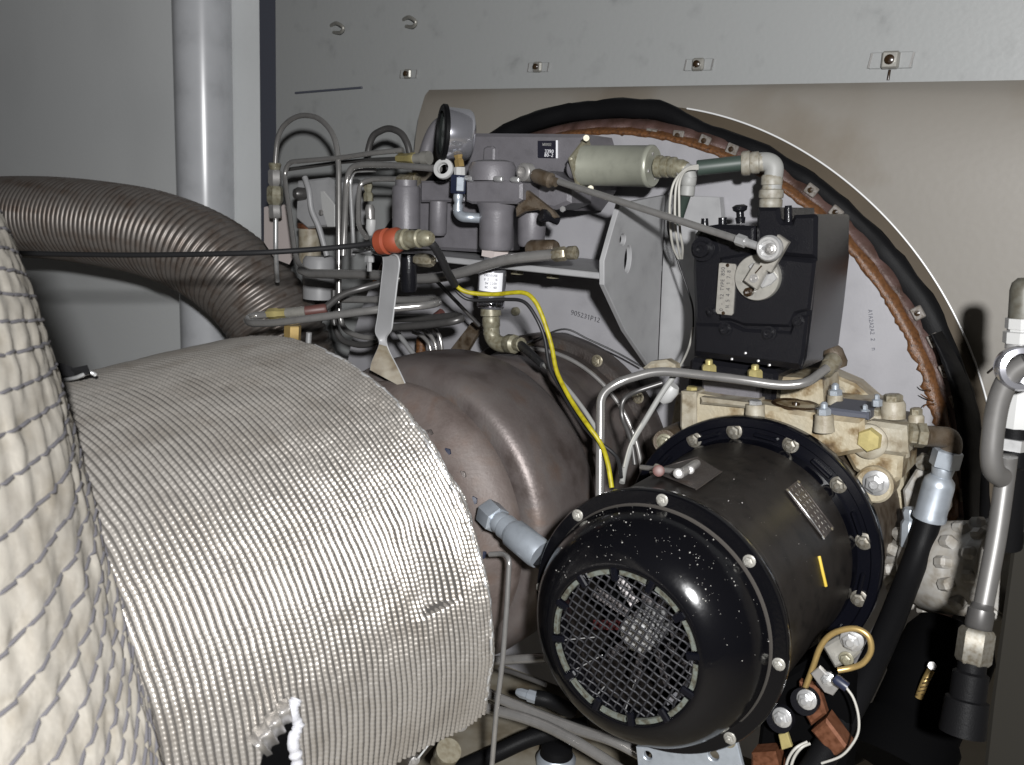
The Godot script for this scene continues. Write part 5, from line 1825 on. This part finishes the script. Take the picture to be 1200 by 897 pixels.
# ================================================================ wires and the steel pipe
func build_wires():
	pipe("bent_oil_pipe", "grey steel pipe arching from behind the motor to under the actuator", "pipe", [[703, 590, -1.10], [704, 462, -1.14], [726, 447, -1.16], [768, 435, -1.18], [800, 437, -1.19], [860, 444, -1.20], [914, 452, -1.215], [945, 450, -1.225], [969, 432, -1.26]], 5.4, M.tube, 0.035)
	pipe("inner_grey_tube", "thin grey tube hooked inside the bend of the steel pipe", "tube", [[776, 449, -1.24], [745, 459, -1.22], [729, 468, -1.20], [728, 488, -1.20], [740, 514, -1.19], [744, 545, -1.18]], 3.0, M.tube_dark, 0.03)
	pipe("flat_white_cable", "flat pale braided cable running down beside the bent oil pipe", "cable", [[791, 439, -1.22], [775, 462, -1.21], [758, 490, -1.20], [742, 517, -1.19], [733, 545, -1.17], [729, 566, -1.15]], 3.4, M.wire_grey, 0.0, true)
	pipe("pale_wire", "thin pale wire beside the flat braided cable", "wire", [[786, 446, -1.215], [768, 474, -1.205], [752, 497, -1.195], [738, 522, -1.18], [731, 548, -1.16]], 1.2, M.wire_white, 0.0, true)
	var mb := MB.new()
	turned(mb, at(790, 452, -1.25), at(776, 470, -1.25), [[7, 0], [10, 0.2], [10, 0.7], [6, 1]], 16)
	one("plastic_cap", "small translucent white plastic cap under the bent oil pipe", "cap", mb, M.white)
	mb = MB.new()
	mb.slab(flatpts([[752, 432], [762, 424], [780, 422], [790, 428], [792, 440], [770, 438]], -1.21), Vector3(0, 0, -0.02), 0.004)
	one("cloth_tape", "scrap of pale cloth tape around the pipe bend", "tape", mb, M.cream_clean)
	pipe("yellow_wire", "bright yellow wire snaking over the turbine casing", "wire", [[531, 331, -1.13], [541, 340, -1.14], [556, 344, -1.15], [580, 345, -1.16], [612, 343, -1.16], [626, 352, -1.16], [636, 372, -1.16], [646, 404, -1.16], [652, 434, -1.15], [662, 456, -1.14], [674, 477, -1.13], [690, 500, -1.11], [704, 520, -1.11], [712, 542, -1.10], [717, 572, -1.09]], 2.7, M.yellow, 0.0, true)
	pipe("black_wire", "black wire following the yellow wire from the plug cable", "wire", [[528, 330, -1.15], [540, 346, -1.16], [556, 352, -1.17], [592, 351, -1.18], [614, 354, -1.18], [628, 372, -1.18], [638, 396, -1.18], [644, 430, -1.17], [655, 452, -1.16], [672, 482, -1.14], [695, 512, -1.12], [722, 535, -1.12], [728, 560, -1.1]], 2.2, M.wire_black, 0.0, true)
	pipe("lock_wire", "thin dark wire crossing behind the turbine ring towards the bracket", "wire", [[604, 408, -1.33], [632, 396, -1.38], [662, 386, -1.42], [690, 398, -1.44], [724, 414, -1.46], [752, 430, -1.47]], 1.1, M.wire_black, 0.0, true)
	for k in 3:
		var dx: float = [0.0, 6.0, 11.0][k]
		pipe("solenoid_wire", ["leftmost thin white wire looping down below the solenoid plug", "middle thin white wire looping down below the solenoid plug", "rightmost thin white wire looping down below the solenoid plug"][k], "wire", [[818, 194 + k * 2, -1.35], [804, 198 + k, -1.33], [790 + dx * 0.6, 214, -1.31], [785 + dx, 240, -1.31], [786 + dx, 270, -1.32], [789 + dx, 290, -1.34], [795 + dx * 0.4, 303, -1.36]], 1.5, M.wire_white, 0.0, true, "white wires below the solenoid plug")
	pipe("thin_black_wire", "thin black wire hanging from the white wires past the actuator", "wire", [[786, 240, -1.34], [783, 270, -1.36], [795, 308, -1.37], [806, 340, -1.37], [812, 362, -1.36], [812, 388, -1.35], [806, 410, -1.33], [795, 432, -1.28]], 1.2, M.wire_black, 0.0, true)
	pipe("cream_wire", "thin cream wire hanging at the lower left corner of the actuator", "wire", [[812, 384, -1.34], [809, 402, -1.34], [803, 418, -1.3], [792, 438, -1.25]], 1.4, M.wire_white, 0.0, true)
	mb = MB.new()
	mb.lathe(at(605, 365, -1.519), Vector3.BACK, [[0.0085, -0.002], [0.0085, 0.006], [0.006, 0.009], [0, 0.009]], 18)
	one("plate_stud", "small olive stud on the lilac plate right of the pressure switch", "stud", mb, M.greenish)

# ================================================================ right hand side
func build_right():
	# hydraulic hose
	var t := thing("hydraulic_hose", "black hydraulic hose with a zinc crimped end running down right of the motor", "hose", at(1000, 830, -1.05))
	var mb := MB.new()
	mb.tube(curve(pts([[1090, 606, -1.335], [1077, 645, -1.32], [1060, 690, -1.28], [1040, 740, -1.21], [1012, 800, -1.12], [985, 850, -1.06], [950, 910, -1.0]])), 16.0 * mpp(at(1060, 690, -1.17)), 24)
	part(t, "hose", mb, M.rubber)
	mb = MB.new()
	turned(mb, at(1103, 558, -1.335), at(1089, 608, -1.335), [[12, 0], [17, 0.1], [18, 0.2], [18, 0.85], [19, 0.9], [19, 1.0]], 14)
	part(t, "crimp_ferrule", mb, M.zinc)
	mb = MB.new()
	turned(mb, at(1107, 543, -1.335), at(1103, 560, -1.335), [[11, 0], [13, 0.3], [11, 1]], 24)
	part(t, "collar", mb, M.zinc)
	mb = MB.new()
	turned(mb, at(1112, 527, -1.335), at(1106, 548, -1.335), [[15, 0], [17, 0.08], [17, 0.92], [14, 1]], 6)
	part(t, "hex_nut", mb, M.zinc)
	var e := thing("brown_elbow", "matt brown elbow fitting joining the valve head to the hydraulic hose", "elbow", at(1110, 520, -1.24))
	mb = MB.new()
	mb.tube(curve(pts([[1082, 511, -1.30], [1100, 512, -1.32], [1112, 514, -1.33], [1115, 523, -1.335], [1113, 533, -1.335]])), 13.0 * mpp(at(1100, 512, -1.25)), 18)
	part(e, "elbow", mb, M.brown_cast)
	mb = MB.new()
	turned(mb, at(1064, 509, -1.29), at(1084, 511, -1.30), [[11, 0], [14, 0.1], [14, 0.4], [11, 0.45], [15, 0.5], [15, 1]], 6)
	part(e, "lock_nut", mb, M.nickel)
	# cream plate behind the hose
	t = thing("pale_side_plate", "pale painted plate with a hexagon bolt behind the hydraulic hose", "plate", at(1075, 600, -1.42))
	mb = MB.new()
	mb.slab(flatpts([[1090, 524], [1110, 520], [1112, 600], [1062, 610], [1058, 575]], -1.41), Vector3(0, 0, -0.03), 0.003)
	part(t, "plate", mb, M.pump_grey)
	bolt(t, at(1084, 541, -1.41), Vector3.BACK, 0.0135, M.bolt_grey, "plain")
	mb = MB.new()
	turned(mb, at(1068, 596, -1.36), at(1066, 640, -1.36), [[8, 0], [10, 0.1], [8, 0.3], [11, 0.4], [11, 1.0]], 8)
	part(t, "stop_screw", mb, M.zinc)
	# grey pump
	var p := thing("grey_pump", "light grey painted pump body with bolted lugs behind the black hose", "pump", at(1130, 715, -1.40))
	mb = MB.new()
	var a := at(1072, 664, -1.42)
	var b := at(1192, 668, -1.30)
	turned(mb, a, b, [[40, -0.1], [44, 0.0], [44, 0.16], [52, 0.2], [55, 0.24], [55, 0.62], [50, 0.66], [46, 0.72], [46, 0.86], [52, 0.88], [52, 1.0]], 48)
	part(p, "body", mb, M.pump_grey)
	var dirv := (b - a).normalized()
	var ux := dirv.cross(Vector3.UP).normalized()
	var uy := ux.cross(dirv)
	for row in 3:
		for k in 13:
			var an := TAU * k / 13.0 + row * 0.2
			var c: Vector3 = a + (b - a) * [0.10, 0.68, 0.93][row] + (ux * cos(an) + uy * sin(an)) * 54.0 * mpp(b)
			mb = MB.new()
			mb.box(Transform3D(Basis(dirv, uy, ux).rotated(dirv, -an), c), Vector3(19, 15, 18) * mpp(b), 0.004)
			part(p, "lug", mb, M.pump_grey)
	for row in 2:
		mb = MB.new()
		var c: Vector3 = a + (b - a) * [0.40, 0.5][row]
		mb.lathe(c, dirv, [[55.3 * mpp(b), -0.0012], [55.3 * mpp(b), 0.0012]], 48)
		part(p, "joint_line", mb, M.tube_dark)
	# large curved pipe and the straight one below
	t = thing("thick_curved_pipe", "thick grey pipe curving down at the right edge from a chrome union", "pipe", at(1165, 557, -1.12))
	mb = MB.new()
	mb.tube(curve(pts([[1204, 426, -1.12], [1186, 438, -1.12], [1172, 466, -1.12], [1165, 500, -1.12], [1162, 534, -1.12], [1165, 552, -1.125], [1174, 560, -1.14]])), 12.5 * mpp(at(1165, 500, -1.12)), 20)
	part(t, "pipe", mb, M.pipe_grey)
	mb = MB.new()
	mb.lathe(at(1197, 432, -1.115), eye * Vector3(-0.25, -0.1, 1), [[0.014, -0.02], [0.023, -0.018], [0.0245, 0.0], [0.022, 0.006], [0.0165, 0.007], [0.0155, -0.002]], 32)
	part(t, "chrome_union", mb, M.chrome)
	t = thing("straight_drop_pipe", "straight grey pipe dropping in front of the grey pump into a large nut", "pipe", at(1145, 740, -1.05))
	mb = MB.new()
	mb.tube(curve(pts([[1181, 535, -1.15], [1178, 560, -1.15], [1168, 630, -1.13], [1152, 714, -1.10]])), 11.0 * mpp(at(1170, 600, -1.14)), 20)
	part(t, "pipe", mb, M.pipe_grey)
	mb = MB.new()
	turned(mb, at(1152, 708, -1.10), at(1146, 738, -1.09), [[12, 0], [13, 0.2], [15, 0.25], [15, 0.9], [13, 1]], 20)
	part(t, "collar", mb, M.tube_dark)
	mb = MB.new()
	turned(mb, at(1146, 737, -1.09), at(1140, 778, -1.08), [[17, 0], [20, 0.1], [20, 0.9], [17, 1]], 6)
	part(t, "large_nut", mb, M.bolt_grey)
	mb = MB.new()
	turned(mb, at(1140, 777, -1.08), at(1128, 860, -1.06), [[16, 0], [16, 0.12], [20, 0.15], [20, 0.5], [24, 0.52], [26, 1]], 20)
	part(t, "lower_body", mb, M.rubber)
	t = thing("white_hex_union", "white and dark stacked union behind the thick curved pipe", "union", at(1188, 530, -1.18))
	mb = MB.new()
	turned(mb, at(1196, 448, -1.18), at(1190, 500, -1.18), [[12, 0], [17, 0.1], [19, 1.0]], 8)
	part(t, "white_sleeve", mb, M.white)
	mb = MB.new()
	turned(mb, at(1190, 500, -1.18), at(1186, 545, -1.18), [[18, 0], [18, 0.3], [15, 0.35], [17, 0.5], [17, 1]], 16)
	turned(mb, at(1187, 545, -1.2), at(1180, 640, -1.22), [[17, 0], [17, 1]], 16)
	part(t, "dark_body", mb, M.rubber)
	mb = MB.new()
	turned(mb, at(1189, 513, -1.175), at(1187, 526, -1.175), [[19, 0], [19, 1]], 6)
	part(t, "silver_nut", mb, M.bright)
	# small valve at the top right
	var z := -1.20
	t = thing("domed_valve", "grey-green domed cap with two white bands at the right edge", "valve", at(1196, 415, z))
	mb = MB.new()
	turned(mb, at(1199, 374, z), at(1202, 326, z), [[16, 0], [16, 0.7], [14, 0.88], [8, 1.0]], 24)
	part(t, "cap", mb, M.cap_grey)
	mb = MB.new()
	turned(mb, at(1197, 402, z), at(1199, 373, z), [[20, 0], [20, 0.45], [16, 0.48], [16, 0.56], [18.5, 0.58], [18.5, 1]], 8)
	part(t, "white_band", mb, M.white)
	mb = MB.new()
	turned(mb, at(1194, 420, z), at(1196, 402, z), [[13, 0], [13, 0.5], [16, 0.6], [16, 1]], 16)
	part(t, "neck", mb, M.bright)
	pipe("thin_capillary", "thin steel capillary slanting to the chrome union at the right", "tube", [[1158, 437, -1.45], [1178, 420, -1.30], [1198, 404, -1.2]], 1.6, M.steel)
	# grey post at the right edge
	mb = MB.new()
	mb.slab(flatpts([[1186, 640], [1240, 640], [1240, 930], [1150, 930], [1162, 820]], -1.22), Vector3(0, 0, -0.06), 0.004)
	one("dark_frame_post", "dark olive frame post at the lower right corner", "post", mb, M.post)
	# dark rubber sleeve added to keep the shaded lower right black
	t = thing("added_dark_coupling", "large black rubber coupling added to darken the lower right, with a brass hose clamp", "coupling", at(1080, 860, -1.3))
	mb = MB.new()
	turned(mb, at(1120, 742, -1.36), at(1050, 900, -1.22), [[44, 0], [52, 0.1], [54, 0.4], [50, 0.45], [50, 0.7], [56, 0.75], [56, 1]], 40)
	part(t, "sleeve", mb, M.rubber_flat)
	mb = MB.new()
	var c0 := at(1084, 812, -1.25)
	mb.tube(curve([at(1091, 786, -1.245), at(1084, 800, -1.235), at(1077, 818, -1.232)]), 4.5 * mpp(c0), 10)
	part(t, "hose_clamp", mb, M.brass)
	for k in 5:
		mb = MB.new()
		mb.box(Transform3D(Basis(Vector3.BACK, 0.5), at(1088 - k * 2.6, 796 + k * 4.6, -1.229)), Vector3(0.009, 0.0012, 0.002), 0.0)
		part(t, "clamp_slot", mb, M.oil)
	bolt(t, at(1092, 781, -1.24), Vector3(0.2, 0.5, 0.8), 0.006, M.steel, "plain", "clamp_screw")

# ================================================================ terminals under the motor
func build_terminals():
	var z := -1.03
	var t := thing("terminal_block", "dark terminal block with copper bars and studs below the motor", "terminal", at(950, 890, z))
	var mb := MB.new()
	mb.slab(flatpts([[905, 800], [945, 775], [985, 800], [1000, 840], [985, 930], [880, 930], [890, 850]], z - 0.02), Vector3(0, 0, -0.06), 0.006)
	part(t, "base", mb, M.rubber_flat)
	mb = MB.new()
	mb.slab(flatpts([[950, 858], [968, 843], [994, 878], [976, 890]], z + 0.012), Vector3(0, 0, -0.025), 0.003)
	part(t, "copper_bar", mb, M.copper)
	mb = MB.new()
	mb.slab(flatpts([[936, 800], [958, 806], [968, 838], [950, 852], [936, 826]], z + 0.004), Vector3(0, 0, -0.012), 0.003)
	part(t, "copper_bar", mb, M.copper)
	mb = MB.new()
	mb.slab(flatpts([[880, 884], [908, 882], [916, 915], [880, 915]], z + 0.012), Vector3(0, 0, -0.025), 0.003)
	part(t, "copper_bar", mb, M.copper)
	mb = MB.new()
	mb.slab(flatpts([[912, 862], [922, 858], [928, 876], [916, 880]], z + 0.02), Vector3(0, 0, -0.005), 0.001)
	part(t, "brass_tag", mb, M.gold)
	mb = MB.new()
	mb.slab(flatpts([[950, 790], [960, 782], [984, 806], [976, 816], [966, 812]], z + 0.02), Vector3(0, 0, -0.005), 0.001)
	part(t, "link", mb, M.steel)
	for q in [[946, 820], [917, 841], [970, 796]]:
		bolt(t, at(q[0], q[1], z + 0.018), Vector3(-0.1, 0.1, 1), 0.0085 if q[0] != 970 else 0.006, M.bright, "hex", "stud")
		mb = MB.new()
		mb.lathe(at(q[0], q[1], z + 0.008), Vector3(-0.1, 0.1, 1), [[0.016 if q[0] != 970 else 0.010, 0.0], [0.016 if q[0] != 970 else 0.010, 0.010], [0.0, 0.010]], 20)
		part(t, "insulator", mb, M.black_paint)
	var c := thing("cable_lug", "grey cable lug with two bolts inside the brown wire loop", "lug", at(992, 775, z))
	mb = MB.new()
	mb.slab(flatpts([[963, 758], [980, 748], [998, 742], [1010, 752], [1008, 766], [998, 776], [978, 784]], z - 0.005), Vector3(0, 0, -0.02), 0.003)
	part(c, "plate", mb, M.aluminium)
	bolt(c, at(999, 750, z - 0.004), Vector3.BACK, 0.0095, M.bright)
	bolt(c, at(992, 772, z - 0.004), Vector3.BACK, 0.006, M.greenish)
	pipe("brown_wire_loop", "brown insulated wire bent in a loop around the cable lug", "wire", [[944, 806, z + 0.01], [953, 782, z + 0.01], [962, 758, z + 0.01], [976, 743, z + 0.01], [1000, 737, z + 0.01], [1017, 745, z + 0.01], [1021, 762, z + 0.01], [1012, 777, z + 0.01], [998, 783, z + 0.01], [982, 786, z + 0.015]], 3.6, M.brass, 0.0, true)
	var w := thing("white_lead", "white lead with a blue ring terminal curling below the wire loop", "wire", at(1000, 870, z))
	mb = MB.new()
	turned(mb, at(978, 795, z + 0.03), at(993, 806, z + 0.03), [[5, 0], [6.5, 0.2], [6, 1]], 14)
	part(w, "blue_terminal", mb, M.blue)
	rod(w, "lead", [[990, 804, z + 0.03], [1000, 818, z + 0.03], [1006, 838, z + 0.03], [1006, 858, z + 0.03], [998, 874, z + 0.03], [985, 887, z + 0.03], [963, 895, z + 0.03]], 1.5, M.wire_white, 0.0, true)
	for k in 2:
		pipe("grey_lead", ["left one of two grey leads rising from the bottom edge under the motor", "right one of two grey leads rising from the bottom edge under the motor"][k], "wire", [[918 + k * 6, 912, z + 0.03], [924 + k * 6, 890, z + 0.03], [933 + k * 6, 877, z + 0.03], [946 + k * 3, 870 + k * 2, z + 0.02]], 1.7, M.wire_white, 0.0, true, "grey leads under the motor")

# ================================================================ low behind the blanket
func build_bottom():
	var t := thing("zinc_hose_end", "zinc plated hose end sticking out between the mesh blanket and the motor", "fitting", at(605, 640, -0.93))
	var z := -0.965
	var mb := MB.new()
	turned(mb, at(570, 598, z - 0.02), at(584, 612, z - 0.01), [[15, 0], [17, 0.1], [17, 0.9], [13, 1]], 6)
	part(t, "hex_nut", mb, M.zinc)
	mb = MB.new()
	turned(mb, at(583, 610, z - 0.01), at(602, 625, z), [[12, 0], [14, 0.2], [12, 0.4], [15, 0.5], [14, 1]], 24)
	part(t, "collar", mb, M.zinc)
	mb = MB.new()
	turned(mb, at(598, 622, z), at(634, 651, z + 0.01), [[14, 0], [18, 0.12], [18.5, 0.9], [17, 1]], 14)
	part(t, "ferrule", mb, M.zinc)
	rod(t, "rubber_hose", [[630, 648, z + 0.01], [650, 664, z - 0.03], [680, 690, z - 0.1]], 15.0, M.rubber, 0.0, true)
	var G := "pipes low between the blanket and the motor"
	pipe("upper_low_pipe", "upper of two parallel steel pipes running under the motor", "pipe", [[560, 808, -1.02], [590, 821, -1.02], [626, 836, -1.02], [684, 858, -1.01], [720, 868, -1.0], [760, 890, -1.0]], 6.6, M.tube, 0.05, false, G)
	pipe("lower_low_pipe", "lower of two parallel steel pipes running under the motor", "pipe", [[560, 828, -1.0], [612, 841, -1.0], [640, 851, -1.0], [669, 866, -0.99], [712, 892, -0.98], [740, 912, -0.97]], 6.6, M.tube, 0.05, false, G)
	pipe("stub_pipe", "short level steel pipe ending behind the motor rim", "pipe", [[575, 775, -1.08], [592, 774, -1.08], [640, 771, -1.08]], 5.5, M.tube, 0.05, false, G)
	pipe("thin_low_tube", "thin dark tube under the short level pipe", "tube", [[585, 784, -1.1], [600, 788, -1.1], [640, 803, -1.1]], 3.0, M.tube_dark, 0.05, false, G)
	pipe("thin_upright_rod", "thin upright rod standing right of the mesh blanket", "rod", [[574, 650, -0.95], [590, 649, -0.95], [597, 655, -0.94], [594, 710, -0.93], [589, 775, -0.92], [582, 830, -0.91], [575, 915, -0.9]], 3.2, M.tube, 0.015)
	var f := thing("hose_tail", "small silver coupling on a black hose behind the thin rod", "coupling", at(625, 820, -1.06))
	mb = MB.new()
	turned(mb, at(606, 811, -1.06), at(632, 819, -1.06), [[4, 0], [6, 0.2], [6, 0.5], [7.5, 0.55], [7.5, 1]], 8)
	part(f, "coupling", mb, M.zinc)
	rod(f, "hose", [[628, 818, -1.06], [645, 822, -1.07], [670, 834, -1.1]], 9.0, M.rubber, 0.0, true)
	pipe("black_low_hose", "thick black hose lying at the bottom edge under the pipes", "hose", [[530, 905, -1.05], [580, 884, -1.08], [626, 864, -1.12], [690, 850, -1.16]], 10.0, M.rubber, 0.0, true)
	var m := thing("round_mount", "round metal mount with a dark rubber cap on the floor", "mount", at(652, 894, -1.15))
	mb = MB.new()
	var c := at(652, 884, -1.15)
	mb.lathe(c, Vector3.UP, [[0.030, -0.02], [0.031, -0.006], [0.026, 0.0]], 32)
	part(m, "steel_cup", mb, M.zinc)
	mb = MB.new()
	mb.lathe(c, Vector3.UP, [[0.026, -0.002], [0.024, 0.012], [0.014, 0.018], [0.0, 0.018]], 32)
	part(m, "rubber_cap", mb, M.rubber)
	mb = MB.new()
	var y := at(652, 892, -1.15).y - 0.01
	mb.box(Transform3D(Basis(), Vector3(-0.75, y - 0.02, -1.12)), Vector3(0.75, 0.03, 0.5), 0.003)
	one("skid_plate", "dusty beige skid plate under the low pipes", "plate", mb, M.floor)
